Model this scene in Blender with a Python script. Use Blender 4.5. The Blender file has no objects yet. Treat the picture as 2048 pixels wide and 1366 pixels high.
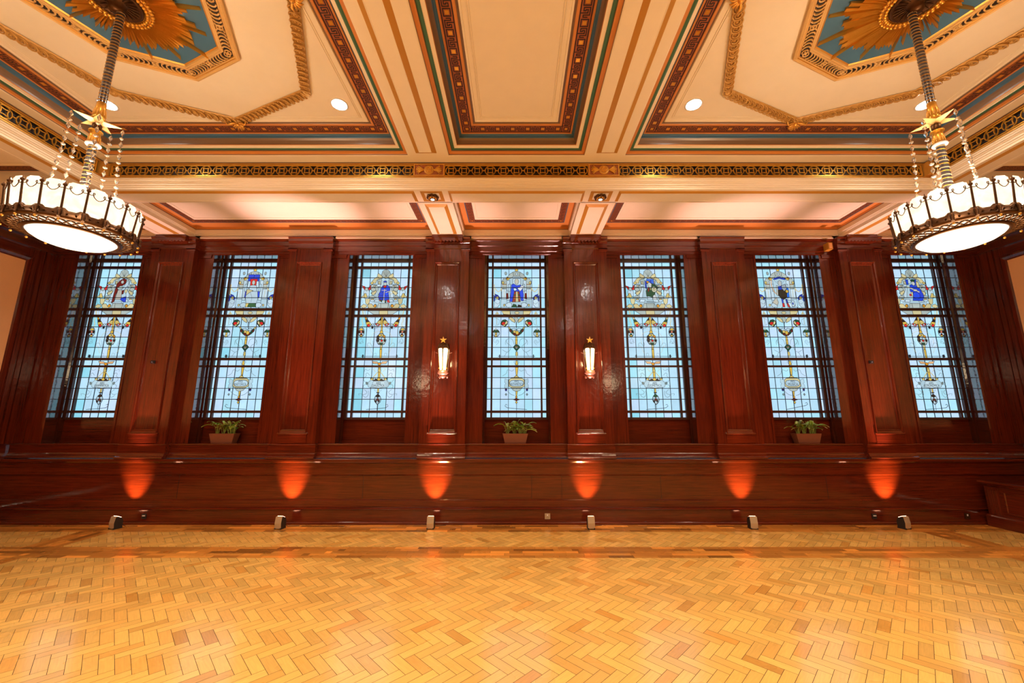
import bpy, math, random
from mathutils import Vector, Matrix
PI = math.pi
random.seed(7)
SC = bpy.context.scene
COL = SC.collection

# ------------------------------------------------------------------ materials
def new_mat(name):
    m = bpy.data.materials.new(name); m.use_nodes = True
    nt = m.node_tree
    return m, nt, nt.nodes['Principled BSDF']

def setp(b, **k):
    names = dict(rough='Roughness', metal='Metallic', coat='Coat Weight', coatr='Coat Roughness', trans='Transmission Weight', ior='IOR', spec='Specular IOR Level')
    for a, v in k.items():
        b.inputs[names[a]].default_value = v

def simple(name, col, rough=.5, metal=0., noise=.0, nscale=6., bump=0., bscale=60., **k):
    m, nt, b = new_mat(name)
    b.inputs['Base Color'].default_value = (*col, 1)
    setp(b, rough=rough, metal=metal, **k)
    tc = nt.nodes.new('ShaderNodeTexCoord')
    if noise:
        n = nt.nodes.new('ShaderNodeTexNoise'); n.inputs['Scale'].default_value = nscale; n.inputs['Detail'].default_value = 4
        nt.links.new(tc.outputs['Object'], n.inputs['Vector'])
        mx = nt.nodes.new('ShaderNodeMix'); mx.data_type = 'RGBA'
        mx.inputs[6].default_value = (*[c*(1-noise) for c in col], 1)
        mx.inputs[7].default_value = (*[min(1, c*(1+noise)) for c in col], 1)
        nt.links.new(n.outputs['Fac'], mx.inputs[0]); nt.links.new(mx.outputs[2], b.inputs['Base Color'])
    if bump:
        n2 = nt.nodes.new('ShaderNodeTexNoise'); n2.inputs['Scale'].default_value = bscale; n2.inputs['Detail'].default_value = 2
        nt.links.new(tc.outputs['Object'], n2.inputs['Vector'])
        bp = nt.nodes.new('ShaderNodeBump'); bp.inputs['Strength'].default_value = bump; bp.inputs['Distance'].default_value = .01
        nt.links.new(n2.outputs['Fac'], bp.inputs['Height']); nt.links.new(bp.outputs['Normal'], b.inputs['Normal'])
    return m

def wood(name, dark, light, axis, rough=.17, coat=.65, bump=.2):
    m, nt, b = new_mat(name)
    tc = nt.nodes.new('ShaderNodeTexCoord'); L = nt.links.new
    sc = [26, 26, 26]; sc['XYZ'.index(axis)] = .9
    mp = nt.nodes.new('ShaderNodeMapping'); mp.inputs['Scale'].default_value = sc
    L(tc.outputs['Object'], mp.inputs['Vector'])
    n = nt.nodes.new('ShaderNodeTexNoise'); n.inputs['Scale'].default_value = 2.2; n.inputs['Detail'].default_value = 8; n.inputs['Roughness'].default_value = .62; n.inputs['Distortion'].default_value = .6
    L(mp.outputs[0], n.inputs['Vector'])
    n2 = nt.nodes.new('ShaderNodeTexNoise'); n2.inputs['Scale'].default_value = 1.3; n2.inputs['Detail'].default_value = 3
    L(tc.outputs['Object'], n2.inputs['Vector'])
    ma = nt.nodes.new('ShaderNodeMath'); ma.operation = 'MULTIPLY_ADD'; ma.inputs[1].default_value = .28
    L(n2.outputs['Fac'], ma.inputs[0]); 
    mb = nt.nodes.new('ShaderNodeMath'); mb.operation = 'MULTIPLY'; mb.inputs[1].default_value = .80
    L(n.outputs['Fac'], mb.inputs[0]); L(mb.outputs[0], ma.inputs[2])
    cr = nt.nodes.new('ShaderNodeValToRGB')
    cr.color_ramp.elements[0].position = .30; cr.color_ramp.elements[0].color = (*dark, 1)
    cr.color_ramp.elements[1].position = .80; cr.color_ramp.elements[1].color = (*light, 1)
    L(ma.outputs[0], cr.inputs[0]); L(cr.outputs[0], b.inputs['Base Color'])
    setp(b, rough=rough, coat=coat, coatr=.07)
    # uneven varnish
    n3 = nt.nodes.new('ShaderNodeTexNoise'); n3.inputs['Scale'].default_value = 14; n3.inputs['Detail'].default_value = 3
    L(tc.outputs['Object'], n3.inputs['Vector'])
    bp = nt.nodes.new('ShaderNodeBump'); bp.inputs['Strength'].default_value = bump; bp.inputs['Distance'].default_value = .008
    L(n3.outputs['Fac'], bp.inputs['Height']); L(bp.outputs['Normal'], b.inputs['Normal']); L(bp.outputs['Normal'], b.inputs['Coat Normal'])
    return m

WD, WL = (.040, .0065, .003), (.18, .023, .006)
M = {}
M['wood_v'] = wood('mahogany_upright_grain', WD, WL, 'Z')
M['wood_h'] = wood('mahogany_level_grain', WD, WL, 'X')
M['wood_y'] = wood('mahogany_side_grain', WD, WL, 'Y')
M['wood_reveal'] = wood('mahogany_polished', (.02, .005, .003), (.08, .016, .008), 'Z', rough=.1, coat=1., bump=.12)
M['wood_reveal'].node_tree.nodes['Principled BSDF'].inputs['Coat IOR'].default_value = 2.3
M['cream'] = simple('cream_plaster', (.82, .73, .60), .55, noise=.04, bump=.05, bscale=30)
M['cream_gloss'] = simple('cream_gloss_paint', (.84, .76, .66), .3)
M['orange'] = simple('ochre_paint', (.58, .23, .055), .45, noise=.06)
M['green'] = simple('green_paint', (.045, .13, .07), .5)
M['blue'] = simple('blue_paint', (.045, .13, .23), .5, noise=.05)
M['brown'] = simple('brown_paint', (.17, .10, .055), .35)
M['rust'] = simple('rust_paint', (.36, .10, .03), .4)
M['black'] = simple('black_paint', (.012, .008, .01), .5)
M['gold'] = simple('gilding', (.70, .36, .07), .38, metal=.55, noise=.18, nscale=12, bump=.15, bscale=90)
M['gold_br'] = simple('bright_gilding', (.80, .42, .06), .28, metal=.7, noise=.15, nscale=9, bump=.1)
M['gold_flat'] = simple('gold_paint', (.52, .25, .03), .42, metal=.15)
M['ivory_gold'] = simple('pale_gilt_plaster', (.66, .42, .16), .5, noise=.1, nscale=20)
M['gold_rope'] = simple('gilt_rope_plaster', (.55, .31, .08), .45, metal=.1, noise=.15, nscale=30)
M['bronze'] = simple('dark_bronze', (.10, .045, .018), .35, metal=.8, noise=.3, nscale=25)
M['steel'] = simple('brushed_steel', (.52, .41, .27), .45, metal=.3)
M['dark'] = simple('dark_plastic', (.02, .018, .018), .5)
M['terracotta'] = simple('brown_planter_plastic', (.24, .075, .035), .6, noise=.08, nscale=8)
M['soil'] = simple('potting_soil', (.02, .012, .008), .9, bump=.5)
M['pink_brass'] = simple('lacquered_brass', (.62, .30, .22), .35, metal=.5)
M['white_paint'] = simple('white_enamel', (.8, .78, .8), .3)
M['beige'] = simple('beige_fabric_panel', (.92, .53, .25), .8, noise=.05, nscale=120, bump=.1, bscale=200)
M['ebony'] = simple('grey_lacquer', (.055, .05, .065), .3, coat=.5)
M['stem'] = simple('plant_stem', (.25, .30, .06), .5)

def emis(name, col, strength, noise=0.):
    m, nt, b = new_mat(name)
    b.inputs['Base Color'].default_value = (.6, .55, .45, 1); setp(b, rough=.3)
    b.inputs['Emission Color'].default_value = (*col, 1)
    b.inputs['Emission Strength'].default_value = strength
    if noise:
        tc = nt.nodes.new('ShaderNodeTexCoord')
        n = nt.nodes.new('ShaderNodeTexNoise'); n.inputs['Scale'].default_value = 7; n.inputs['Detail'].default_value = 3; n.inputs['Distortion'].default_value = 1.5
        nt.links.new(tc.outputs['Object'], n.inputs['Vector'])
        cr = nt.nodes.new('ShaderNodeValToRGB')
        cr.color_ramp.elements[0].position = .35; cr.color_ramp.elements[0].color = (*[c*(1-noise*(.3+.7*(i/2))) for i, c in enumerate(col)], 1)
        cr.color_ramp.elements[1].position = .65; cr.color_ramp.elements[1].color = (*col, 1)
        nt.links.new(n.outputs['Fac'], cr.inputs[0]); nt.links.new(cr.outputs[0], b.inputs['Emission Color'])
    return m
M['lamp_glass'] = emis('lit_alabaster_glass', (1, .86, .66), .85, .35)
M['lamp_bowl'] = emis('lit_opal_bowl', (1, .87, .66), 1.5, .12)
M['sconce_glass'] = emis('lit_lantern_glass', (1, .70, .36), 2.3, .1)
M['down_disc'] = emis('lit_downlight_lens', (1, .93, .84), 60)
M['rose_disc'] = emis('lit_spot_lens', (1, .85, .75), 5)
M['par_lens'] = emis('lit_uplighter_lens', (1, .42, .24), 6)

def attr_mat(name, emission, rough=.3, coat=0., grain=False):
    m, nt, b = new_mat(name); L = nt.links.new
    at = nt.nodes.new('ShaderNodeAttribute'); at.attribute_name = 'Col'
    src = at.outputs['Color']
    if grain:
        tc = nt.nodes.new('ShaderNodeTexCoord')
        uv = nt.nodes.new('ShaderNodeUVMap'); uv.uv_map = 'UVMap'
        mp = nt.nodes.new('ShaderNodeMapping'); mp.inputs['Scale'].default_value = (5, 60, 1)
        L(uv.outputs[0], mp.inputs[0])
        n = nt.nodes.new('ShaderNodeTexNoise'); n.inputs['Scale'].default_value = 1.5; n.inputs['Detail'].default_value = 4
        L(mp.outputs[0], n.inputs['Vector'])
        mr = nt.nodes.new('ShaderNodeMapRange'); mr.inputs[3].default_value = .80; mr.inputs[4].default_value = 1.2
        L(n.outputs['Fac'], mr.inputs[0])
        vm = nt.nodes.new('ShaderNodeVectorMath'); vm.operation = 'SCALE'
        L(src, vm.inputs[0]); L(mr.outputs[0], vm.inputs['Scale']); src = vm.outputs[0]
        n3 = nt.nodes.new('ShaderNodeTexNoise'); n3.inputs['Scale'].default_value = 3
        L(tc.outputs['Object'], n3.inputs['Vector'])
        mr2 = nt.nodes.new('ShaderNodeMapRange'); mr2.inputs[3].default_value = rough*.8; mr2.inputs[4].default_value = rough*1.3
        L(n3.outputs['Fac'], mr2.inputs[0]); L(mr2.outputs[0], b.inputs['Roughness'])
    if emission:
        b.inputs['Base Color'].default_value = (.02, .02, .02, 1)
        tc = nt.nodes.new('ShaderNodeTexCoord')
        n = nt.nodes.new('ShaderNodeTexNoise'); n.inputs['Scale'].default_value = 9; n.inputs['Detail'].default_value = 3
        L(tc.outputs['Object'], n.inputs['Vector'])
        mr = nt.nodes.new('ShaderNodeMapRange'); mr.inputs[3].default_value = .9; mr.inputs[4].default_value = 1.1
        L(n.outputs['Fac'], mr.inputs[0])
        vm = nt.nodes.new('ShaderNodeVectorMath'); vm.operation = 'SCALE'
        L(src, vm.inputs[0]); L(mr.outputs[0], vm.inputs['Scale'])
        L(vm.outputs[0], b.inputs['Emission Color']); b.inputs['Emission Strength'].default_value = emission
    else:
        L(src, b.inputs['Base Color'])
    setp(b, rough=rough, coat=coat, coatr=.12)
    return m
M['pane'] = attr_mat('daylit_window_glass', .64, .2)
M['parquet'] = attr_mat('varnished_parquet', 0, .27, .6, True)
M['leaf'] = attr_mat('variegated_leaf', 0, .35, .2)
M['lead'] = simple('window_lead', (.012, .02, .045), .5)
M['frame'] = simple('window_bronze_frame', (.055, .018, .012), .35, noise=.15)
m, nt, b = new_mat('cut_crystal'); b.inputs['Base Color'].default_value = (1, .97, .94, 1); setp(b, rough=.02, trans=.85, ior=1.5); M['crystal'] = m

# ------------------------------------------------------------------ mesh building
class MB:
    def __init__(s):
        s.v = []; s.f = []; s.m = []; s.c = []; s.mats = []; s.uv = {}
    def mi(s, name):
        if name not in s.mats: s.mats.append(name)
        return s.mats.index(name)
    def face(s, pts, mat, col=(1, 1, 1), uv=None):
        n = len(s.v); s.v.extend([tuple(p) for p in pts]); s.f.append(tuple(range(n, n+len(pts))))
        s.m.append(s.mi(mat)); s.c.append(col)
        if uv: s.uv[len(s.f)-1] = uv
    def grid(s, rows, mat, closed=False, col=(1, 1, 1)):
        """rows: list of equal rings of points; shares vertices so it can be smooth"""
        n0 = len(s.v); w = len(rows[0])
        for r in rows: s.v.extend([tuple(p) for p in r])
        k = s.mi(mat)
        for i in range(len(rows)-1):
            for j in range(w if closed else w-1):
                a = n0+i*w+j; b_ = n0+i*w+(j+1) % w; s.f.append((a, b_, b_+w, a+w)); s.m.append(k); s.c.append(col)
    def box(s, x0, x1, y0, y1, z0, z1, mat, col=(1, 1, 1)):
        P = [(x, y, z) for z in (z0, z1) for y in (y0, y1) for x in (x0, x1)]
        for q in ((0, 2, 3, 1), (4, 5, 7, 6), (0, 1, 5, 4), (2, 6, 7, 3), (0, 4, 6, 2), (1, 3, 7, 5)):
            s.face([P[i] for i in q], mat, col)
    def obox(s, c, ax, ay, az, mat, col=(1, 1, 1)):
        """box from centre and three half vectors"""
        c, ax, ay, az = map(Vector, (c, ax, ay, az))
        P = [c+ax*i+ay*j+az*k for k in (-1, 1) for j in (-1, 1) for i in (-1, 1)]
        for q in ((0, 2, 3, 1), (4, 5, 7, 6), (0, 1, 5, 4), (2, 6, 7, 3), (0, 4, 6, 2), (1, 3, 7, 5)):
            s.face([P[i] for i in q], mat, col)
    def tube(s, pts, r, mat, n=6, closed=False, col=(1, 1, 1), caps=True):
        pts = [Vector(p) for p in pts]; rows = []; N = len(pts)
        rr = r if isinstance(r, (list, tuple)) else [r]*N
        up = None
        for i, p in enumerate(pts):
            a = pts[(i-1) % N] if (closed or i > 0) else p
            b_ = pts[(i+1) % N] if (closed or i < N-1) else p
            t = (b_-a).normalized()
            if up is None:
                up = t.orthogonal().normalized()
            up = (up-t*up.dot(t)).normalized(); sd = t.cross(up)
            rows.append([p+(up*math.cos(2*PI*k/n)+sd*math.sin(2*PI*k/n))*rr[i] for k in range(n)])
        if closed: rows.append(rows[0])
        s.grid(rows, mat, True, col)
        if caps and not closed:
            s.face(rows[0][::-1], mat, col); s.face(rows[-1], mat, col)
    def lathe(s, prof, mat, n=24, c=(0, 0, 0), a0=0., a1=2*PI, col=(1, 1, 1)):
        full = abs(a1-a0-2*PI) < 1e-6
        k = n if full else n+1
        rows = [[(c[0]+r*math.cos(a0+(a1-a0)*i/n), c[1]+r*math.sin(a0+(a1-a0)*i/n), c[2]+z) for i in range(k)] for r, z in prof]
        s.grid(rows, mat, full, col)
    def ball(s, c, rx, mat, rz=None, n=8, m=5, col=(1, 1, 1)):
        rz = rz or rx
        s.lathe([(max(1e-4, rx*math.sin(PI*i/m)), rz*math.cos(PI*i/m)) for i in range(m+1)], mat, n, c, col=col)
    def xform(s, fn, start=0):
        for i in range(start, len(s.v)): s.v[i] = tuple(fn(Vector(s.v[i])))
    def build(s, name, parent=None, smooth=False, loc=None):
        me = bpy.data.meshes.new(name)
        o = bpy.data.objects.new(name, me); COL.objects.link(o)
        org = Vector(loc) if loc else Vector((0, 0, 0))
        me.from_pydata([tuple(Vector(p)-org) for p in s.v], [], s.f)
        for k in s.mats: me.materials.append(M[k])
        me.polygons.foreach_set('material_index', s.m)
        if smooth: me.polygons.foreach_set('use_smooth', [True]*len(s.f))
        if any(k in ('pane', 'parquet', 'leaf') for k in s.mats):
            ca = me.color_attributes.new('Col', 'FLOAT_COLOR', 'CORNER')
            buf = []
            for p in me.polygons:
                buf.extend([*s.c[p.index], 1.]*len(p.vertices))
            ca.data.foreach_set('color', buf)
        if s.uv:
            ul = me.uv_layers.new(name='UVMap')
            for p in me.polygons:
                if p.index in s.uv:
                    for li, u in zip(p.loop_indices, s.uv[p.index]): ul.data[li].uv = u
        me.validate(); me.update()
        if loc: o.location = org
        if parent: o.parent = parent
        return o

def tag(o, label, cat, group=None):
    o['label'] = label; o['category'] = cat
    if group: o['group'] = group
    return o
def empty(name, loc=(0, 0, 0), rz=0.):
    o = bpy.data.objects.new(name, None); COL.objects.link(o); o.location = loc; o.rotation_euler = (0, 0, rz); o.empty_display_size = .1
    return o
def struct(o):
    o['kind'] = 'structure'; return o
def kids(o): return [c for c in bpy.data.objects if c.parent == o]
def copy_tree(o, parent=None):
    c = o.copy(); COL.objects.link(c)
    if parent: c.parent = parent; c.matrix_parent_inverse = o.matrix_parent_inverse
    for k in kids(o): copy_tree(k, c)
    return c

def rect_ring(mb, f, r, prof, closed_end=None):
    """sweep a moulding round a rectangle r=(a0,a1,b0,b1); prof = [(inset, depth, material of the strip that ends here)]"""
    def P(i, d): 
        a0, a1, b0, b1 = r[0]+i, r[1]-i, r[2]+i, r[3]-i
        return [f(a0, b0, d), f(a1, b0, d), f(a1, b1, d), f(a0, b1, d)]
    for q in range(1, len(prof)):
        A = P(prof[q-1][0], prof[q-1][1]); B = P(prof[q][0], prof[q][1])
        for k in range(4): mb.face([A[k], A[(k+1) % 4], B[(k+1) % 4], B[k]], prof[q][2])
    if closed_end:
        mb.face(P(prof[-1][0], prof[-1][1]), closed_end)
def sweep_x(mb, prof, x0, x1, mat, caps=True):
    for (y0, z0), (y1, z1) in zip(prof, prof[1:]):
        mb.face([(x0, y0, z0), (x1, y0, z0), (x1, y1, z1), (x0, y1, z1)], mat)
XY = lambda a, b, d: (a, b, d)
XZ = lambda a, b, d: (a, d, b)

# ------------------------------------------------------------------ dimensions of the hall
YP, YW, YS, YG = 6.62, 6.66, 6.75, 7.03      # pilaster face, dado panel, window wall face, glass
XW = 8.30                                    # side walls
YB = -5.40                                   # wall behind the viewer
PITCH = 2.42
PX = [-6.05, -3.63, -1.21, 1.21, 3.63, 6.05]
WX = [PITCH*k for k in range(-3, 4)]
ZS, ZH, ZT, ZB = 1.22, 4.50, 4.77, 4.79      # sill, window head, top of the wood, underside of low beams

# ------------------------------------------------------------------ floor: parquet
def clip(poly, x0, x1, y0, y1):
    for ax, lim, sg in ((0, x0, 1), (0, x1, -1), (1, y0, 1), (1, y1, -1)):
        out = []
        for i in range(len(poly)):
            a, b = poly[i-1], poly[i]
            da, db = sg*(a[ax]-lim), sg*(b[ax]-lim)
            if (da >= 0) != (db >= 0):
                t = da/(da-db); out.append(tuple(a[k]+(b[k]-a[k])*t for k in range(4)))
            if db >= 0: out.append(b)
        poly = out
        if len(poly) < 3: return []
    return poly
fl = MB()
WPL = .080
def tone(r, base, spread):
    k = 1+(r.random()**1.5-.38)*spread; h = (r.random()-.5)*.10
    return (base[0]*k, base[1]*k*(1+h), base[2]*k*(1+2*h))
rf = random.Random(3)
def herring(x0, x1, y0, y1, base=(.90, .54, .14), spread=-.30):
    g = .0014; c45 = math.sqrt(.5)
    cx, cy = (x0+x1)/2, (y0+y1)/2
    S = WPL
    # row direction (1,1) of the square pattern becomes X
    nk = int((x1-x0)/S/1.414/2)+6; nm = int((y1-y0)/S/4.24/2)+4
    for mth in range(-nm, nm+1):
        for k in range(-nk-4, nk+5):
            ox, oy = k+3*mth, k-3*mth
            for (a0, b0, a1, b1, ver) in ((0, 0, 3, 1, 0), (3, -2, 4, 1, 1)):
                px0, py0, px1, py1 = (ox+a0)*S+g, (oy+b0)*S+g, (ox+a1)*S-g, (oy+b1)*S-g
                q = [(px0, py0), (px1, py0), (px1, py1), (px0, py1)]
                uo = rf.random()*40; vo = rf.random()*40
                pts = []
                for (a, b_) in q:
                    X = (a+b_)*c45; Y = (b_-a)*c45
                    u, v = (a-px0, b_-py0) if not ver else (b_-py0, a-px0)
                    pts.append((X, Y, u+uo, v+vo))
                if all(p[0]+cx < x0 for p in pts) or all(p[0]+cx > x1 for p in pts) or all(p[1]+cy < y0 for p in pts) or all(p[1]+cy > y1 for p in pts):
                    continue
                pl = clip([(p[0]+cx, p[1]+cy, p[2], p[3]) for p in pts], x0, x1, y0, y1)
                if len(pl) >= 3:
                    t = tone(rf, base, spread)
                    if rf.random() < .05: t = (t[0]*.85, t[1]*.74, t[2]*.6)
                    fl.face([(p[0], p[1], 0) for p in pl], 'parquet', t, [(p[2], p[3]) for p in pl])
def band(x0, x1, y0, y1, along, base=(.62, .26, .045)):
    n = 5; lo, hi = (y0, y1) if along == 'x' else (x0, x1)
    s0, s1 = (x0, x1) if along == 'x' else (y0, y1)
    w = (hi-lo)/n
    for r in range(n):
        p = s0-rf.random()*.6
        while p < s1:
            ln = .30 if r in (0, n-1) else rf.choice((.08, .16, .24, .5, .5, .7))
            a, b_ = max(p, s0), min(p+ln, s1); p += ln
            if b_-a < .005: continue
            t = tone(rf, base, .5)
            q = rf.random()
            if q < .13: t = tuple(c*.55 for c in t)
            elif q < .3: t = tuple(c*1.5 for c in t)
            l0, l1 = lo+r*w+.001, lo+(r+1)*w-.001
            pts = [(a+.001, l0), (b_-.001, l0), (b_-.001, l1), (a+.001, l1)]
            if along != 'x': pts = [(q_[1], q_[0]) for q_ in pts]; pts = pts[::-1]
            u0 = rf.random()*40
            uv = [(u0, u0), (u0+b_-a, u0), (u0+b_-a, u0+w), (u0, u0+w)]
            if along != 'x': uv = uv[::-1]
            fl.face([(q_[0], q_[1], 0) for q_ in pts], 'parquet', t, uv)
XI, XO, YI, YO, YE = 5.93, 6.40, 5.16, 5.56, 6.23
herring(-XI, XI, -3.6, YI)
herring(-XI, XI, YO, YE)
for s in (-1, 1):
    a, b_ = sorted((s*XO, s*XW)); herring(a, b_, YO, YE); herring(a, b_, -3.6, YI)
band(-XW, XW, YE, 6.66, 'x'); band(-XW, XW, YI, YO, 'x')
for s in (-1, 1):
    a, b_ = sorted((s*XI, s*XO)); band(a, b_, -3.6, YI, 'y'); band(a, b_, YO, YE, 'y')
band(-XW, XW, YB, -3.6, 'x')
fl.box(-XW, XW, YB, 6.7, -.06, -.0015, 'soil')
struct(fl.build('floor'))

# ------------------------------------------------------------------ far wall
wf = MB()
dado = [(6.60, .25), (6.612, .252), (6.64, .254), (6.64, .352), (6.648, .354), (6.662, .366), (YW, .37), (YW, .728), (6.648, .742), (6.64, .744), (6.64, .86), (6.634, .862), (6.63, .866), (6.63, .918), (6.605, .93), (6.595, .945), (6.588, .955), (6.588, .98), (6.594, .988), (6.75, .99)]
sweep_x(wf, dado, -XW, XW, 'wood_h')
# faint upright joints in the big dado boards
bay = [(6.69, .99), (6.672, .995), (6.668, 1.005), (6.675, 1.02), (6.70, 1.035), (6.705, 1.06), (6.712, 1.072), (6.715, 1.078), (6.715, 1.195), (6.705, 1.20), (6.702, 1.212), (6.708, ZS), (YG, ZS)]
sweep_x(wf, bay, -XW, XW, 'wood_h')
HW = .567
edges = [-XW]+[e for x in WX for e in (x-HW, x+HW)]+[XW]
for i in range(0, len(edges), 2):
    a, b_ = edges[i], edges[i+1]
    wf.box(a, b_, YS, YG+.12, ZS, ZH, 'wood_v')
for x in WX:   # moulded stile edges by each opening
    for s in (-1, 1):
        e = x+s*HW
        a, b_ = sorted((e, e+s*.035)); wf.box(a, b_, YS-.012, YS, ZS, ZH, 'wood_v')
        a, b_ = sorted((e+s*.05, e+s*.27)); wf.box(a, b_, YS-.02, YS, ZH-.06, ZH, 'wood_h')
        a, b_ = sorted((e+s*.04, e+s*.27)); wf.box(a, b_, YS-.03, YS, ZH-.02, ZH, 'wood_h')
ent = [(YG+.12, ZH), (YS-.005, ZH), (YS-.02, ZH+.01), (YS-.02, ZH+.05), (YS-.035, ZH+.06), (YS-.035, ZH+.15), (YS-.05, ZH+.16), (YS-.05, ZH+.235), (YS-.075, ZH+.25), (YS-.09, ZT), (YS-.09, ZT+.001), (YG, ZT+.001)]
sweep_x(wf, ent, -XW, XW, 'wood_h')
for x in WX:   # board under each window, set back in the niche
    wf.face([(x-HW, YG-.005, ZS), (x+HW, YG-.005, ZS), (x+HW, YG-.005, 1.64), (x-HW, YG-.005, 1.64)], 'wood_h')
    wf.box(x-HW, x+HW, YG-.03, YG, 1.60, 1.625, 'wood_h')
    wf.box(x-HW+.001, x+HW-.001, YG-.02, YG, ZS, ZS+.03, 'wood_h')
    # polished jambs and head lining
    for s in (-1, 1):
        e = x+s*(HW-.001)
        wf.face([(e, YS-.011, ZS), (e, YG, ZS), (e, YG, ZH), (e, YS-.011, ZH)], 'wood_reveal')
        a, b_ = sorted((e, e-s*.022)); wf.box(a, b_, YG-.10, YG-.075, ZS, ZH, 'wood_reveal')
    wf.face([(x-HW, YS, ZH-.001), (x+HW, YS, ZH-.001), (x+HW, YG, ZH-.001), (x-HW, YG, ZH-.001)], 'wood_reveal')
struct(wf.build('wall_far'))
bb = MB()
sweep_x(bb, [(6.60, 0), (6.60, .028), (6.608, .036), (6.616, .04), (6.617, .045), (6.625, .046), (6.625, .212), (6.612, .217), (6.60, .224), (6.597, .235), (6.60, .25), (6.66, .25)], -XW, XW, 'wood_h')
struct(bb.build('baseboard_far'))

# thin board joints: narrow dark gaps as real grooves
jt = MB()
for xj in (-2.45, .24, .72, 4.95, -5.4, 2.3):
    jt.box(xj, xj+.004, YW-.0015, YW, .37, .728, 'black')
struct(jt.build('trim_1'))

# ------------------------------------------------------------------ side walls with fabric panels
def side_wall(s, name):
    w = MB()
    def fx(y, z, d): return (s*(XW-d), y, z)
    prof = [(.06, 0), (.06, .04), (.035, .046), (.035, .212), (.06, .235), (.05, .25), (.02, .254), (.02, .352), (0, .37), (0, .728), (.02, .744), (.02, .86), (.03, .866), (.03, .918), (.07, .955), (.07, .985), (0, .99), (.0, 1.0), (-.02, 1.02), (-.03, 1.2), (-.04, ZS), (0, ZS)]
    for (d0, z0), (d1, z1) in zip(prof, prof[1:]):
        w.face([fx(YB, z0, d0), fx(YG, z0, d0), fx(YG, z1, d1), fx(YB, z1, d1)], 'wood_y')
    y1p, z1p = 6.37, 4.25
    w.face([fx(y1p, ZS, 0), fx(YG, ZS, 0), fx(YG, ZT, 0), fx(y1p, ZT, 0)], 'wood_v')
    w.face([fx(YB, z1p, 0), fx(y1p, z1p, 0), fx(y1p, ZT, 0), fx(YB, ZT, 0)], 'wood_y')
    w.face([fx(YB, ZS, 0), fx(y1p, ZS, 0), fx(y1p, 1.45, 0), fx(YB, 1.45, 0)], 'wood_y')
    w.face([fx(YB, 1.45, -.02), fx(2.4, 1.45, -.02), fx(2.4, z1p, -.02), fx(YB, z1p, -.02)], 'wood_v')
    # moulded surround of the fabric panel
    def fr(a, b_, d): return fx(a, b_, d)
    rect_ring(w, fr, (2.4, y1p, 1.45, z1p), [(-.10, 0, 'wood_y'), (-.09, .03, 'wood_v'), (-.06, .04, 'wood_v'), (-.02, .03, 'wood_v'), (0, .012, 'wood_v')])
    # top fascia mouldings
    w.box(*sorted((s*XW, s*(XW-.05))), YB, YG, ZH, ZH+.05, 'wood_y')
    w.box(*sorted((s*XW, s*(XW-.07))), YB, YG, ZH+.16, ZT, 'wood_y')
    # corner strip boards
    for q in range(3):
        y = 6.46+q*.085
        w.box(*sorted((s*XW, s*(XW-.02-.01*(q % 2)))), y, y+.06, ZS, ZH, 'wood_v')
    o = struct(w.build(name))
    p = MB()
    p.box(*sorted((s*(XW+.02), s*(XW-.012))), 2.4, y1p, 1.45, z1p, 'beige')
    return o, p
for s, nm in ((-1, 'left'), (1, 'right')):
    o, p = side_wall(s, 'wall_'+nm)
    q = p.build('fabric_wall_panel')
    tag(q, 'large plain beige panel framed in dark wood, on the '+nm+' side wall', 'wall panel', 'beige wall panels')
nb = MB(); nb.face([(-XW, YB, 0), (XW, YB, 0), (XW, YB, ZS), (-XW, YB, ZS)], 'wood_h'); nb.face([(-XW, YB, ZS), (XW, YB, ZS), (XW, YB, 5.2), (-XW, YB, 5.2)], 'wood_v')
struct(nb.build('wall_near'))

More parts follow.
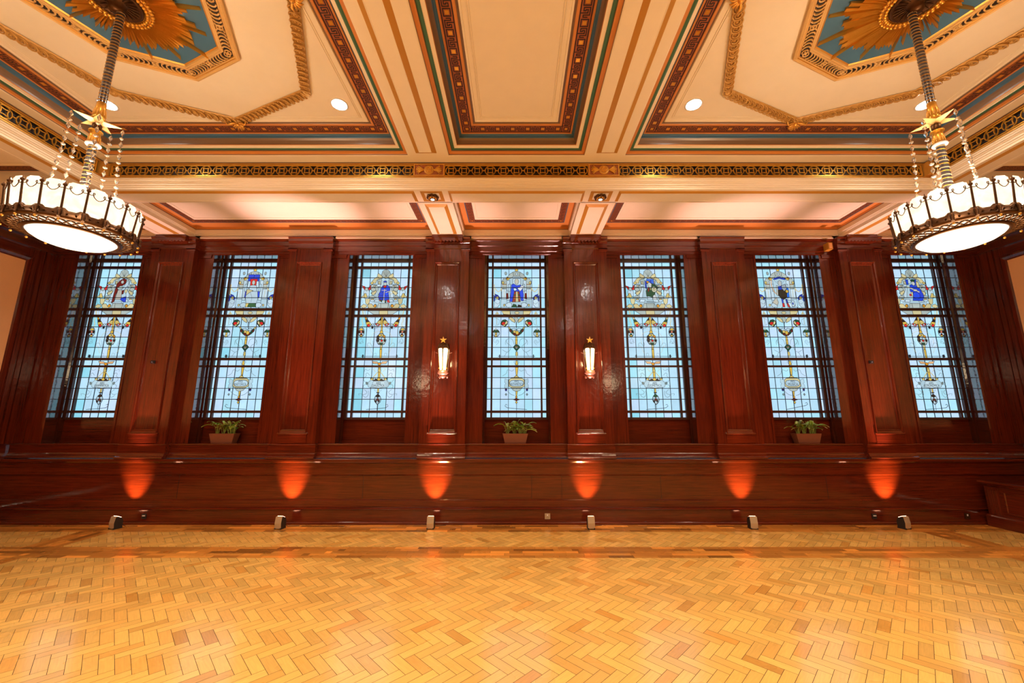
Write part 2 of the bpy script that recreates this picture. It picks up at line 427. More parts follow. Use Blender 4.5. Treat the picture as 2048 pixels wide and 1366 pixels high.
# ------------------------------------------------------------------ pilasters
def pilaster(x, beam, label):
    root = empty('pilaster', (x, YP, .99))
    a = MB()   # pedestal block
    prof = [(6.600, .99), (6.583, .995), (6.578, 1.005), (6.584, 1.02), (6.608, 1.035), (6.612, 1.06), (6.618, 1.072), (6.622, 1.078), (6.622, 1.205), (6.612, 1.212), (6.618, ZS), (6.70, ZS+.001)]
    hw = .385
    sweep_x(a, prof, x-hw, x+hw, 'wood_h')
    for e in (x-hw, x+hw):
        for (y0, z0), (y1, z1) in zip(prof[:-1], prof[1:-1]):
            a.face([(e, y0, z0), (e, 6.71, z0), (e, 6.71, z1), (e, y1, z1)], 'wood_h')
    a.build('pedestal', root).matrix_parent_inverse = root.matrix_world.inverted()
    s = MB()   # shaft: frame with sunk panel
    hw = .373; z0, z1 = ZS, 4.56
    pr = (x-.225, x+.225, 1.37, 4.32)
    def q(a0, a1, b0, b1): s.face([(a0, YP, b0), (a1, YP, b0), (a1, YP, b1), (a0, YP, b1)], 'wood_v')
    q(x-hw, pr[0], z0, z1); q(pr[1], x+hw, z0, z1); q(pr[0], pr[1], z0, pr[2]); q(pr[0], pr[1], pr[3], z1)
    for e in (x-hw, x+hw):
        s.face([(e, YP, z0), (e, YS, z0), (e, YS, z1), (e, YP, z1)], 'wood_v')
    s.build('shaft', root)
    p = MB()
    rect_ring(p, XZ, pr, [(0, YP, 'wood_v'), (.002, YP-.018, 'wood_v'), (.008, YP-.025, 'wood_v'), (.016, YP-.022, 'wood_v'), (.026, YP-.004, 'wood_v'), (.030, YP-.004, 'wood_v'), (.034, YP+.006, 'wood_v'), (.042, YP+.006, 'wood_v'), (.052, YP+.020, 'wood_v'), (.056, YP+.024, 'wood_v')], 'wood_v')
    p.build('sunk_panel', root)
    b_ = MB()  # splayed base moulding under the sunk panel
    zz = [(1.375, .235, .012), (1.375, .245, .04), (1.388, .245, .044), (1.395, .238, .036), (1.43, .20, .006), (1.442, .196, .012), (1.452, .19, .0), (1.452, .15, -.016)]
    d_ = 0
    zz = [(z, w_, d*.55) for z, w_, d in zz]
    rows = [[(x-w_, YP+.0, z), (x-w_, YP-d, z), (x+w_, YP-d, z), (x+w_, YP, z)] for z, w_, d in zz]
    b_.grid(rows, 'wood_h')
    b_.box(x-.23, x+.23, YP-.012, YP, 1.235, 1.375, 'wood_h')
    b_.build('base_moulding', root)
    c = MB()
    hw = .39
    cp = [(YP, 4.52), (YP-.012, 4.525), (YP-.012, 4.545), (YP-.022, 4.55), (YP-.022, 4.565)]
    for sx in (-1, 1):
        e0, e1 = sorted((x+sx*hw, x+sx*.235)); sweep_x(c, cp, e0, e1, 'wood_h'); c.box(e0, e1, YP-.022, YP, 4.55, 4.566, 'wood_h')
    ab = [(YP-.004, 4.56), (YP-.01, 4.57), (YP-.01, 4.66), (YP-.022, 4.668), (YP-.026, 4.69), (YP-.032, 4.70), (YP-.032, 4.745), (YP-.05, 4.765), (YP-.05, ZT+.006), (YS, ZT+.006)]
    sweep_x(c, ab, x-hw, x+hw, 'wood_h')
    for e in (x-hw, x+hw):
        for (y0, z0_), (y1, z1_) in zip(ab[:-1], ab[1:-1]):
            c.face([(e, y0, z0_), (e, YS, z0_), (e, YS, z1_), (e, y1, z1_)], 'wood_h')
    c.build('capital', root)
    if beam:
        k = MB(); hw = .265
        k.box(x-hw, x+hw, YP-.10, YP, 4.685, ZB-.001, 'wood_h')
        k.box(x-hw-.01, x+hw+.01, YP-.11, YP, 4.74, 4.765, 'wood_h')
        n = 9
        for i in range(n):
            xx = x-hw+2*hw*(i+.5)/n
            rows = [[(xx+.026*math.cos(t), y, 4.685-.022*math.sin(t)) for t in [PI*j/6 for j in range(7)]] for y in (YP-.10, YP)]
            k.grid(rows, 'wood_h'); k.face(rows[0], 'wood_h')
        k.build('bracket', root)
    for ch in kids(root): ch.matrix_parent_inverse = Matrix.Translation((-x, -YP, -.99))
    return tag(root, label, 'pilaster', 'mahogany pilasters between the windows')
bpy.context.view_layer.update()
plab = ['panelled mahogany pilaster between the first and second windows from the left',
        'panelled mahogany pilaster between the second and third windows from the left',
        'panelled mahogany pilaster carrying the left of the two star lanterns',
        'panelled mahogany pilaster carrying the right of the two star lanterns',
        'panelled mahogany pilaster between the second and third windows from the right',
        'panelled mahogany pilaster between the first and second windows from the right']
for i, x in enumerate(PX): pilaster(x, i in (0, 2, 3, 5), plab[i])

# ------------------------------------------------------------------ windows
CW = .1407     # column width of the leaded field
ZTAB = [(520, 4.522), (526, 4.463), (534, 4.385), (539, 4.336), (617, 3.589), (622, 3.542), (630, 3.467), (635, 3.420), (716, 2.679), (721, 2.634), (731, 2.544), (735, 2.509), (821, 1.757), (826, 1.714), (835, 1.637), (838, 1.612)]
def lv(p):
    for (a, za), (b_, zb) in zip(ZTAB, ZTAB[1:]):
        if p <= b_: return za+(zb-za)*(p-a)/(b_-a)
    return ZTAB[-1][1]
RS = random.Random(11)
G_ = (.36, .44, .42); CR = (.55, .50, .27); YE_ = (.62, .42, .07); WH = (.46, .62, .72); BL = (.01, .06, .62); RD = (.62, .02, .02); DK = (.012, .012, .012); GN = (.01, .07, .035); AM = (.60, .26, .02); MAR = (.13, .012, .01); BG = (.38, .56, .66); TEAL = (.20, .50, .55); LINE = (.13, .19, .20); BRN = (.09, .035, .01); GD = (.55, .44, .14)
class Art:
    """flat leaded glass pieces, laid just inside the window glass"""
    def __init__(s, x0):
        s.g = MB(); s.l = MB(); s.x0 = x0; s.fr = None; s.k = 0
    def frame(s, ox, oy, sc, cref, yref, slope, colw): s.fr = (ox, oy, sc, cref, yref, slope, colw)
    def P(s, x, y, m=1):
        ox, oy, sc, cref, yref, slope, colw = s.fr
        cx = cref+(y-yref)*slope
        return (m*(x-cx)/colw*CW+s.x0, lv(oy+y/sc))
    def _ring(s, pts, w, y):
        n = len(pts)
        for i in range(n):
            a = Vector(pts[i]); b_ = Vector(pts[(i+1) % n]); d = b_-a
            if d.length < 1e-5: continue
            d.normalize(); nn = Vector((-d.y, d.x))*w/2; a2 = a-d*w*.4; b2 = b_+d*w*.4
            s.l.face([(a2.x-nn.x, y, a2.y-nn.y), (b2.x-nn.x, y, b2.y-nn.y), (b2.x+nn.x, y, b2.y+nn.y), (a2.x+nn.x, y, a2.y+nn.y)], 'lead')
    def poly(s, pts, col, sym=False, lead=True, w=.0065):
        for m in ((1, -1) if sym else (1,)):
            s.k += 1
            y = YG-.009-.00014*s.k
            q = [s.P(x, yy, m) for x, yy in pts]
            j = RS.uniform(.88, 1.1)
            s.g.face([(a, y, b_) for a, b_ in (q if m == 1 else q[::-1])], 'pane', tuple(c*j for c in col))
            if lead: s._ring(q, w, y-.0001)
    def ell(s, cx, cy, rx, ry, col, sym=False, lead=True, n=14, w=.006, rot=0.):
        c_, s_ = math.cos(rot), math.sin(rot)
        s.poly([(cx+rx*math.cos(t)*c_-ry*math.sin(t)*s_, cy+rx*math.cos(t)*s_+ry*math.sin(t)*c_) for t in [2*PI*i/n for i in range(n)]], col, sym, lead, w)
    def line(s, pts, col=LINE, w=.006, sym=True, curve=True):
        if curve and len(pts) > 2:      # Catmull-Rom
            out = []
            for i in range(len(pts)-1):
                p0 = pts[max(0, i-1)]; p1 = pts[i]; p2 = pts[i+1]; p3 = pts[min(len(pts)-1, i+2)]
                for t in (0, .25, .5, .75):
                    out.append(tuple(.5*(2*p1[k]+(p2[k]-p0[k])*t+(2*p0[k]-5*p1[k]+4*p2[k]-p3[k])*t*t+(3*p1[k]-p0[k]-3*p2[k]+p3[k])*t**3) for k in (0, 1)))
            out.append(pts[-1]); pts = out
        for m in ((1, -1) if sym else (1,)):
            s.k += 1; y = YG-.009-.00014*s.k
            q = [Vector(s.P(x, yy, m)) for x, yy in pts]
            for a, b_ in zip(q, q[1:]):
                d = b_-a
                if d.length < 1e-5: continue
                d.normalize(); nn = Vector((-d.y, d.x))*w/2; a2 = a-d*w*.3; b2 = b_+d*w*.3
                f = [(a2.x-nn.x, y, a2.y-nn.y), (b2.x-nn.x, y, b2.y-nn.y), (b2.x+nn.x, y, b2.y+nn.y), (a2.x+nn.x, y, a2.y+nn.y)]
                if col is None: s.l.face(f, 'lead')
                else: s.g.face(f, 'pane', col)

def art_shell(A, fig):
    A.frame(715, 530, 8.54, 497, 80, -.062, 130)
    # niche backing
    A.poly([(350, 245), (640, 245), (700, 420), (690, 640), (620, 740), (330, 740), (262, 640), (270, 420)], BG, lead=False)
    # inner throne posts
    A.poly([(352, 250), (425, 250), (418, 335), (362, 330)], G_, True); A.poly([(372, 285), (398, 285), (396, 372), (376, 372)], CR, True)
    A.poly([(340, 340), (405, 335), (398, 372), (345, 380)], WH, True)
    A.poly([(360, 380), (405, 378), (360, 560), (300, 565), (330, 470)], WH, True)
    # shell and shoulders
    A.poly([(455, 222), (415, 180), (430, 150), (440, 112), (470, 92), (500, 80), (535, 92), (560, 112), (572, 150), (585, 170), (550, 222)], G_)
    for xx in (445, 470, 500, 530, 558): A.line([(500, 205), (xx, 120 if xx != 500 else 90)], None, .004, False)
    A.ell(500, 222, 42, 14, CR)
    A.poly([(350, 175), (372, 148), (400, 168), (425, 190), (440, 222), (400, 228), (360, 215)], CR, True)
    A.poly([(350, 205), (395, 228), (440, 235), (380, 245), (345, 262), (320, 320), (262, 322), (238, 330), (270, 275), (300, 240)], CR, True)
    A.ell(262, 315, 24, 20, GD, True)
    # side volutes
    A.poly([(238, 350), (270, 335), (330, 345), (365, 380), (362, 430), (330, 485), (282, 525), (243, 492), (262, 455), (232, 420)], G_, True)
    A.ell(290, 365, 42, 20, WH, True); A.ell(300, 366, 22, 10, CR, True)
    A.ell(285, 425, 42, 30, G_, True); A.poly([(255, 480), (330, 440), (340, 470), (290, 520), (262, 520)], CR, True)
    # winged supporters
    A.poly([(92, 358), (140, 375), (165, 400), (138, 445)], RD, True); A.poly([(243, 345), (240, 425), (205, 440), (198, 400)], RD, True)
    A.poly([(120, 470), (148, 395), (175, 388), (205, 430), (218, 470), (212, 540), (130, 545)], WH, True)
    A.ell(170, 420, 26, 30, G_, True)
    A.poly([(80, 560), (128, 512), (150, 560)], CR, True); A.poly([(130, 495), (160, 490), (185, 560), (132, 575)], GD, True)
    A.poly([(145, 580), (230, 582), (222, 640), (190, 690), (155, 660)], CR, True)
    A.poly([(212, 560), (250, 528), (310, 540), (312, 572), (225, 575)], G_, True)
    A.ell(268, 610, 34, 24, WH, True); A.poly([(245, 585), (292, 582), (290, 600), (250, 600)], YE_, True)
    A.poly([(185, 700), (215, 665), (262, 668), (288, 710), (318, 672), (345, 690), (340, 722), (300, 742), (210, 742)], CR, True)
    A.ell(312, 702, 22, 24, AM, True); A.poly([(72, 716), (120, 672), (170, 690), (178, 720), (120, 742)], CR, True)
    A.line([(110, 600), (108, 660)], None, .004)
    # pedestal
    A.poly([(345, 742), (375, 660), (415, 660), (412, 742)], G_, True); A.poly([(412, 742), (410, 660), (540, 660), (530, 742)], G_)
    A.line([(420, 680), (535, 680)], None, .003, False)
    A.poly([(300, 640), (385, 640), (400, 600), (320, 590)], WH, True)
    fig(A)
    # bowl between the bars
    A.poly([(200, 786), (385, 786), (385, 850), (290, 850)], G_, True); A.poly([(385, 786), (530, 786), (530, 850), (385, 850)], CR)
    A.line([(110, 788), (118, 850)], CR, .02); A.line([(150, 788), (152, 850)], CR, .008)
    # swags of fruit horns
    A.line([(110, 900), (100, 960), (115, 1010), (105, 1060)], CR, .012); A.line([(60, 920), (80, 980), (65, 1040)], LINE, .003)
    A.line([(225, 925), (260, 905), (290, 920)], LINE, .003); A.line([(330, 915), (355, 900), (385, 925)], LINE, .003)
    A.line([(160, 985), (200, 1065), (272, 1098), (345, 1085), (385, 1045)], None, .005)
    A.line([(205, 1060), (270, 1050), (370, 1060)], None, .004)
    A.ell(280, 1022, 17, 17, WH, True); A.ell(245, 1030, 14, 15, BG, True); A.ell(310, 1022, 13, 14, BG, True)
    A.poly([(258, 1055), (285, 1050), (292, 1075), (272, 1098), (258, 1080)], DK, True)
    A.poly([(148, 897), (172, 900), (192, 938), (158, 945)], AM if fig.__name__[-1] != '5' else CR, True)
    A.poly([(158, 940), (192, 934), (226, 975), (165, 985)], GN if fig.__name__[-1] == '5' else DK, True)
    A.poly([(165, 985), (226, 975), (250, 1010), (240, 1040), (180, 1045)], YE_, True); A.ell(212, 1038, 24, 24, RD, True); A.ell(240, 1022, 14, 20, GD, True)
    A.poly([(418, 903), (430, 960), (395, 960), (370, 965)], DK, True)
    A.poly([(345, 1000), (380, 955), (425, 950), (432, 985), (405, 1035), (365, 1020)], GD, True); A.poly([(325, 1000), (372, 1012), (398, 1015), (388, 1048), (352, 1052), (332, 1030)], RD, True)
    A.ell(362, 1028, 16, 13, WH, True)
    # side drops
    A.line([(92, 1060), (92, 1085)], GD, .02); A.ell(90, 1152, 50, 84, BG, True, w=.008)
    A.poly([(66, 1090), (114, 1090), (122, 1120), (90, 1128), (58, 1120)], YE_, True)
    A.poly([(42, 1130), (66, 1125), (74, 1165), (50, 1175)], DK, True); A.poly([(108, 1125), (136, 1130), (130, 1175), (106, 1165)], DK, True)
    A.ell(90, 1150, 17, 20, (.62, .18, .10), True); A.ell(90, 1192, 16, 14, (GN if fig.__name__[-1] == '5' else MAR), True); A.poly([(62, 1205), (118, 1205), (90, 1238)], YE_, True)
    A.line([(90, 1240), (90, 1262), (60, 1300), (70, 1340), (90, 1330)], LINE, .004); A.line([(90, 1262), (118, 1300), (108, 1345), (60, 1345)], LINE, .004)
    # stem and hanging basket
    A.line([(250, 1366), (245, 1270), (290, 1180), (380, 1140), (420, 1150)], GD, .004)
    A.line([(410, 1110), (380, 1085), (360, 1100), (385, 1115)], CR, .004)
    A.poly([(425, 897), (452, 897), (442, 1130), (418, 1130)], YE_); A.poly([(408, 1130), (446, 1130), (450, 1175), (400, 1175)], YE_)
    A.poly([(400, 1175), (450, 1175), (482, 1230), (497, 1290), (470, 1366), (375, 1366), (340, 1300), (352, 1235)], G_, w=.009)
    for (px, py, rx, ry, c) in ((372, 1240, 26, 26, DK), (470, 1235, 22, 28, AM), (400, 1210, 22, 20, YE_), (442, 1205, 20, 18, GD), (405, 1260, 20, 18, WH), (450, 1268, 24, 22, BG), (372, 1290, 26, 22, BRN), (410, 1298, 22, 18, (.6, .2, .12)), (446, 1312, 24, 20, MAR), (478, 1300, 16, 22, DK), (380, 1335, 24, 20, WH), (420, 1345, 26, 18, GN), (458, 1345, 18, 18, BG)):
        A.ell(px, py, rx, ry, c)
    A.frame(700, 680, 9.107, 565, 150, -.0745, 143)
    A.poly([(495, 5), (670, 5), (650, 60), (605, 100), (545, 95), (505, 55)], G_); A.poly([(535, 60), (605, 60), (600, 100), (550, 95)], GN)
    A.ell(520, 25, 16, 20, DK); A.ell(640, 22, 16, 20, DK); A.ell(585, 22, 20, 18, RD)
    A.line([(320, 130), (330, 70), (380, 70), (405, 120), (430, 100), (420, 20)], LINE, .005)
    A.line([(330, 110), (365, 130), (395, 225), (410, 240)], GD, .004); A.line([(440, 290), (440, 255), (480, 250), (475, 300)], LINE, .004)
    A.line([(180, 20), (170, 60), (200, 75), (215, 30), (240, 40), (255, 70)], LINE, .004)
    A.ell(575, 125, 22, 26, CR); A.ell(570, 160, 18, 18, YE_); A.poly([(548, 180), (588, 180), (578, 330), (545, 330)], YE_)
    A.poly([(405, 390), (500, 400), (540, 440), (430, 435)], (.66, .40, .20), True); A.ell(538, 440, 28, 24, AM)
    A.poly([(518, 505), (560, 505), (545, 720), (510, 720)], YE_); A.ell(537, 560, 26, 34, GD); 
    A.line([(508, 590), (400, 715)], GD, .012)
    A.line([(378, 530), (330, 560), (285, 535), (270, 580)], LINE, .005); A.line([(455, 520), (430, 540), (465, 580)], GD, .006)
    A.line([(360, 650), (330, 610), (295, 620), (300, 660), (262, 700), (258, 740), (300, 790)], LINE, .006)
    # wide label
    A.poly([(375, 700), (392, 735), (440, 755), (530, 765), (528, 722)], DK, True); A.poly([(440, 690), (470, 690), (450, 735), (420, 738)], WH, True)
    A.ell(402, 722, 24, 20, GD, True); A.ell(525, 722, 30, 26, YE_)
    A.poly([(430, 752), (618, 752), (650, 868), (515, 884), (378, 868)], (.46, .62, .70), w=.008)
    A.poly([(430, 752), (378, 868), (330, 860), (300, 800), (350, 750), (385, 735)], BG, True, lead=False)
    A.ell(310, 795, 22, 30, LINE, True, False); A.line([(385, 742), (340, 780), (335, 850), (375, 880)], LINE, .007)
    A.line([(258, 880), (250, 840), (285, 815)], LINE, .006)
    # lower lantern
    A.poly([(500, 892), (525, 892), (520, 960), (496, 960)], YE_); A.line([(460, 905), (448, 925), (480, 940)], LINE, .004)
    A.poly([(478, 962), (535, 962), (520, 975), (490, 975)], DK)
    A.poly([(505, 985), (545, 1030), (562, 1085), (540, 1140), (493, 1182), (450, 1130), (437, 1085), (460, 1030)], BG, w=.009)
    A.poly([(505, 985), (545, 1030), (500, 1050), (460, 1030)], GN if fig.__name__[-1] == '5' else DK)
    A.poly([(500, 1050), (530, 1110), (470, 1110)], MAR); A.ell(500, 1082, 14, 14, (.6, .15, .1)); A.poly([(450, 1100), (478, 1110), (470, 1140), (455, 1132)], DK, True)
    A.ell(493, 1145, 22, 18, WH); A.line([(493, 1182), (487, 1280)], None, .007, False)
    A.line([(265, 910), (310, 950), (290, 990), (245, 1000), (255, 1035), (300, 1045), (335, 1000), (338, 930)], LINE, .006)
    A.line([(245, 1000), (200, 985), (165, 985), (175, 1015)], LINE, .005)

def art_arch(A, fig):
    A.frame(940, 490, 6.83, 632, 340, -.0098, 104)
    A.poly([(520, 470), (560, 440), (632, 430), (704, 440), (745, 470), (750, 850), (515, 850)], BG, lead=False)
    # arch stones
    A.poly([(582, 375), (632, 360), (684, 375), (672, 430), (632, 438), (592, 430)], G_); A.ell(632, 400, 16, 14, WH); A.ell(632, 347, 22, 15, YE_)
    A.poly([(582, 375), (592, 432), (545, 460), (508, 442), (540, 400)], G_, True)
    A.poly([(508, 442), (545, 460), (520, 480), (505, 520), (490, 500), (485, 462)], YE_, True, w=.005)
    A.poly([(485, 455), (500, 440), (520, 452), (500, 470)], AM, True); A.poly([(470, 380), (484, 370), (500, 384), (496, 410), (475, 410)], G_, True)
    A.line([(485, 370), (485, 425)], LINE, .005); A.line([(468, 400), (502, 400)], LINE, .005)
    # side architecture
    A.poly([(430, 500), (455, 462), (500, 475), (520, 540), (430, 540)], G_, True); A.ell(446, 520, 16, 18, GD, True)
    A.poly([(438, 542), (512, 542), (500, 605), (440, 600)], G_, True); A.line([(438, 545), (512, 545)], AM, .006)
    A.poly([(428, 605), (495, 605), (495, 740), (428, 740)], WH, True); A.line([(462, 620), (465, 720)], GD, .006)
    A.poly([(420, 742), (500, 742), (500, 852), (415, 852)], BG, True); A.ell(462, 825, 12, 14, GD, True)
    A.poly([(495, 490), (540, 490), (540, 760), (497, 760)], WH, True); A.poly([(520, 540), (545, 540), (545, 640), (520, 640)], BG, True)
    A.line([(340, 600), (385, 645), (430, 595)], CR, .014); A.line([(328, 545), (330, 680)], YE_, .010); A.line([(428, 580), (428, 640)], YE_, .007)
    # winged figures at the edges
    A.poly([(335, 675), (375, 690), (412, 735), (395, 755), (345, 710)], (.01, .04, .38), True); A.poly([(322, 690), (345, 710), (335, 770), (322, 775)], (.01, .04, .38), True)
    A.ell(370, 728, 18, 20, GD, True); A.poly([(335, 760), (365, 742), (405, 760), (400, 820), (370, 855), (322, 855)], WH, True)
    A.line([(345, 790), (375, 810), (400, 790)], None, .004); A.line([(330, 855), (420, 862)], None, .004)
    # ground pieces
    A.poly([(475, 815), (520, 790), (560, 800), (560, 855), (500, 855)], WH, True)
    fig(A)
    A.line([(320, 868), (940, 868)], None, .004, False)
    A.poly([(430, 905), (540, 905), (540, 955), (450, 950)], CR, True); A.line([(430, 915), (540, 912)], YE_, .006)
    A.poly([(540, 905), (718, 905), (715, 958), (545, 958)], G_); A.ell(632, 930, 30, 18, CR)
    A.poly([(365, 905), (390, 950), (340, 950)], GD, True, False)
    A.poly([(545, 990), (580, 1000), (600, 1030), (605, 1068), (560, 1045), (520, 1000)], CR, True); A.poly([(597, 990), (632, 990), (655, 1020), (625, 1070), (600, 1030)], G_)
    A.line([(620, 1070), (620, 1130)], None, .006, False)
    A.line([(362, 900), (362, 1090)], G_, .014); A.line([(345, 1000), (395, 1030), (385, 1090), (335, 1110)], LINE, .005)
    A.poly([(420, 1060), (440, 1030), (475, 1022), (508, 1045), (505, 1085), (475, 1118), (430, 1100), (412, 1080)], GN, True, w=.008)
    A.ell(452, 1078, 26, 24, RD, True); A.ell(488, 1068, 14, 26, CR, True, rot=.4); A.ell(462, 1100, 14, 12, GD, True)
    A.poly([(505, 1118), (525, 1125), (545, 1145), (530, 1160)], GD, True)
    A.poly([(528, 1170), (548, 1150), (600, 1215), (625, 1240), (600, 1245), (560, 1215)], GN, True, w=.008)
    A.poly([(560, 1150), (600, 1140), (622, 1165), (600, 1180), (572, 1175)], BG, True); A.ell(545, 1180, 14, 14, MAR, True)
    A.poly([(575, 1205), (600, 1200), (622, 1245), (590, 1240)], MAR, True); A.ell(598, 1190, 20, 20, GD); A.ell(632, 1205, 22, 26, YE_)
    A.ell(352, 1210, 46, 50, BG, True, w=.008); A.poly([(308, 1200), (325, 1165), (375, 1165), (398, 1200)], GN, True); A.ell(352, 1215, 12, 14, YE_, True); A.ell(350, 1244, 16, 16, GD, True)
    A.line([(350, 1140), (350, 1165)], G_, .02); A.line([(350, 1265), (320, 1310), (345, 1345), (375, 1320)], LINE, .004)
    A.poly([(610, 1250), (632, 1250), (634, 1366), (606, 1366)], YE_)
    A.line([(590, 1366), (570, 1300), (520, 1285), (480, 1320), (478, 1366)], LINE, .006)
    A.frame(940, 680, 6.21, 562, 100, -.0117, 99)
    A.poly([(548, 5), (575, 5), (572, 60), (552, 60)], YE_); A.poly([(520, 95), (545, 68), (585, 68), (608, 95), (585, 118), (562, 145), (540, 118)], GN, w=.008)
    A.ell(562, 95, 18, 16, WH); A.ell(562, 92, 9, 9, AM); A.poly([(552, 150), (574, 150), (578, 195), (548, 195)], GD); A.line([(562, 195), (562, 220)], GD, .012, False)
    A.line([(430, 5), (445, 45), (490, 80), (480, 130), (440, 155), (385, 125)], LINE, .006); A.line([(440, 155), (410, 205)], LINE, .006)
    A.line([(300, 30), (320, 5), (340, 30), (310, 65)], LINE, .005)
    A.line([(545, 262), (528, 275), (545, 300)], LINE, .006); A.poly([(552, 262), (572, 262), (578, 312), (545, 312)], YE_)
    A.poly([(545, 342), (580, 342), (568, 440), (552, 440)], YE_); A.poly([(558, 440), (590, 470), (522, 470)], GD)
    A.line([(525, 370), (500, 390), (450, 372), (430, 420), (385, 450)], LINE, .006)
    A.poly([(465, 495), (495, 478), (622, 478), (652, 495), (655, 580), (620, 595), (495, 595), (462, 580)], CR, w=.008)
    A.poly([(470, 540), (485, 510), (520, 502), (600, 502), (635, 512), (648, 540), (635, 570), (600, 580), (510, 580), (482, 570)], (.42, .60, .72), w=.007)
    A.poly([(415, 485), (455, 500), (455, 590), (408, 600), (412, 560), (425, 545), (410, 530)], BG, True, w=.004)
    A.poly([(490, 596), (625, 596), (600, 630), (555, 645), (515, 630)], G_, w=.006); A.ell(520, 608, 8, 4, DK, True, False); A.ell(557, 608, 8, 4, DK, False, False)
    A.poly([(545, 640), (568, 640), (560, 700), (548, 700)], YE_); A.ell(427, 622, 12, 16, (.02, .03, .25), True); A.ell(427, 612, 9, 6, MAR, True)
    A.poly([(427, 660), (442, 680), (427, 700), (410, 680)], LINE, True, False); A.line([(445, 640), (490, 680), (530, 690)], LINE, .007)
    A.ell(553, 712, 12, 12, AM); A.poly([(512, 741), (540, 732), (553, 722), (566, 732), (596, 741), (566, 752), (553, 762), (540, 752)], MAR); A.poly([(553, 758), (566, 775), (553, 798), (540, 775)], YE_)

# the seven figures (simple draped figures with attributes)
def fig_1(A):
    A.poly([(462, 262), (520, 240), (560, 262), (545, 330), (440, 400), (405, 520), (385, 640), (345, 655), (370, 480), (400, 330)], MAR)
    A.ell(492, 300, 26, 30, (.42, .45, .42)); A.poly([(560, 300), (600, 260), (600, 350), (500, 480), (470, 470), (520, 380)], WH)
    A.poly([(430, 440), (500, 430), (505, 600), (400, 600)], (.42, .40, .36)); A.poly([(410, 400), (480, 360), (520, 400), (440, 430)], G_)
    A.ell(570, 455, 22, 34, CR); A.poly([(500, 450), (540, 430), (530, 500), (505, 510)], MAR)
    A.poly([(500, 570), (585, 545), (585, 640), (550, 640), (490, 600)], BL); A.poly([(370, 640), (520, 630), (515, 660), (360, 660)], WH)
def fig_2(A):
    x0 = 480
    A.poly([(555, 410), (632, 410), (632, 560), (552, 560)], BL, True)
    A.poly([(585, 470), (680, 470), (684, 560), (580, 560)], RD); A.poly([(560, 500), (590, 500), (590, 600), (550, 590)], WH, True)
    A.ell(632, 520, 22, 32, (.40, .45, .42)); A.poly([(590, 560), (630, 552), (675, 560), (690, 640), (575, 640)], WH)
    A.poly([(555, 640), (710, 640), (720, 700), (700, 800), (560, 800), (540, 700)], WH); A.line([(600, 650), (630, 720), (625, 790)], None, .004, False)
    A.poly([(560, 610), (640, 630), (600, 650), (540, 700), (540, 650)], CR); A.poly([(700, 640), (730, 640), (730, 720), (710, 720)], BL); A.poly([(535, 640), (550, 640), (545, 720), (530, 720)], BL)
    A.poly([(570, 800), (690, 800), (700, 852), (555, 852)], (.03, .12, .05)); A.poly([(560, 800), (600, 800), (585, 850), (555, 852)], GD)
def fig_3(A):
    A.poly([(418, 400), (450, 358), (530, 352), (570, 400), (568, 450), (540, 480), (555, 580), (530, 612), (390, 605), (365, 560), (400, 480)], BL)
    A.ell(418, 500, 38, 34, BL); A.ell(510, 505, 36, 34, (.01, .07, .75)); A.poly([(388, 560), (455, 560), (450, 612), (380, 605)], (.01, .04, .4))
    A.poly([(450, 365), (515, 360), (500, 385), (482, 412), (462, 388)], RD); A.ell(487, 332, 25, 30, (.40, .46, .46)); A.poly([(450, 300), (468, 285), (488, 275), (508, 285), (520, 300), (490, 306)], (.01, .06, .5))
    A.line([(478, 420), (470, 480), (465, 560), (460, 640)], CR, .010, False); A.line([(430, 440), (510, 440)], CR, .008, False)
    A.line([(495, 480), (550, 460), (600, 460), (605, 495), (575, 505)], CR, .010, False); A.poly([(385, 380), (410, 378), (395, 470), (340, 560), (320, 560), (370, 460)], WH)
    A.poly([(385, 600), (408, 600), (405, 620), (388, 618)], RD); A.poly([(520, 600), (550, 605), (565, 650), (520, 645)], RD); A.poly([(410, 600), (435, 610), (430, 640), (408, 632)], GN); A.poly([(482, 610), (505, 610), (500, 655), (480, 650)], GN)
def fig_4(A):
    A.poly([(580, 470), (632, 455), (685, 470), (685, 600), (580, 600)], WH); A.ell(632, 505, 28, 40, (.46, .48, .40))
    A.poly([(560, 550), (590, 535), (632, 560), (680, 550), (705, 580), (725, 680), (720, 770), (690, 765), (665, 640), (600, 640), (575, 780), (535, 780), (550, 660)], BL)
    A.poly([(600, 640), (665, 640), (680, 780), (570, 785)], (.25, .04, .03)); A.line([(590, 690), (670, 690)], GN, .02, False); A.line([(590, 735), (670, 735)], AM, .008, False)
    A.poly([(620, 640), (645, 640), (655, 780), (615, 785)], CR); A.poly([(585, 600), (615, 595), (640, 620), (600, 635)], WH)
    A.poly([(640, 600), (705, 560), (735, 575), (680, 640)], (.62, .68, .74)); A.poly([(490, 660), (515, 660), (520, 740), (490, 740)], MAR); A.poly([(742, 660), (765, 660), (768, 740), (738, 740)], MAR)
    A.ell(502, 650, 14, 18, WH); A.ell(753, 650, 14, 18, WH); A.poly([(560, 855), (585, 810), (620, 820), (640, 855)], GN); A.poly([(640, 855), (650, 820), (690, 830), (700, 855)], DK)
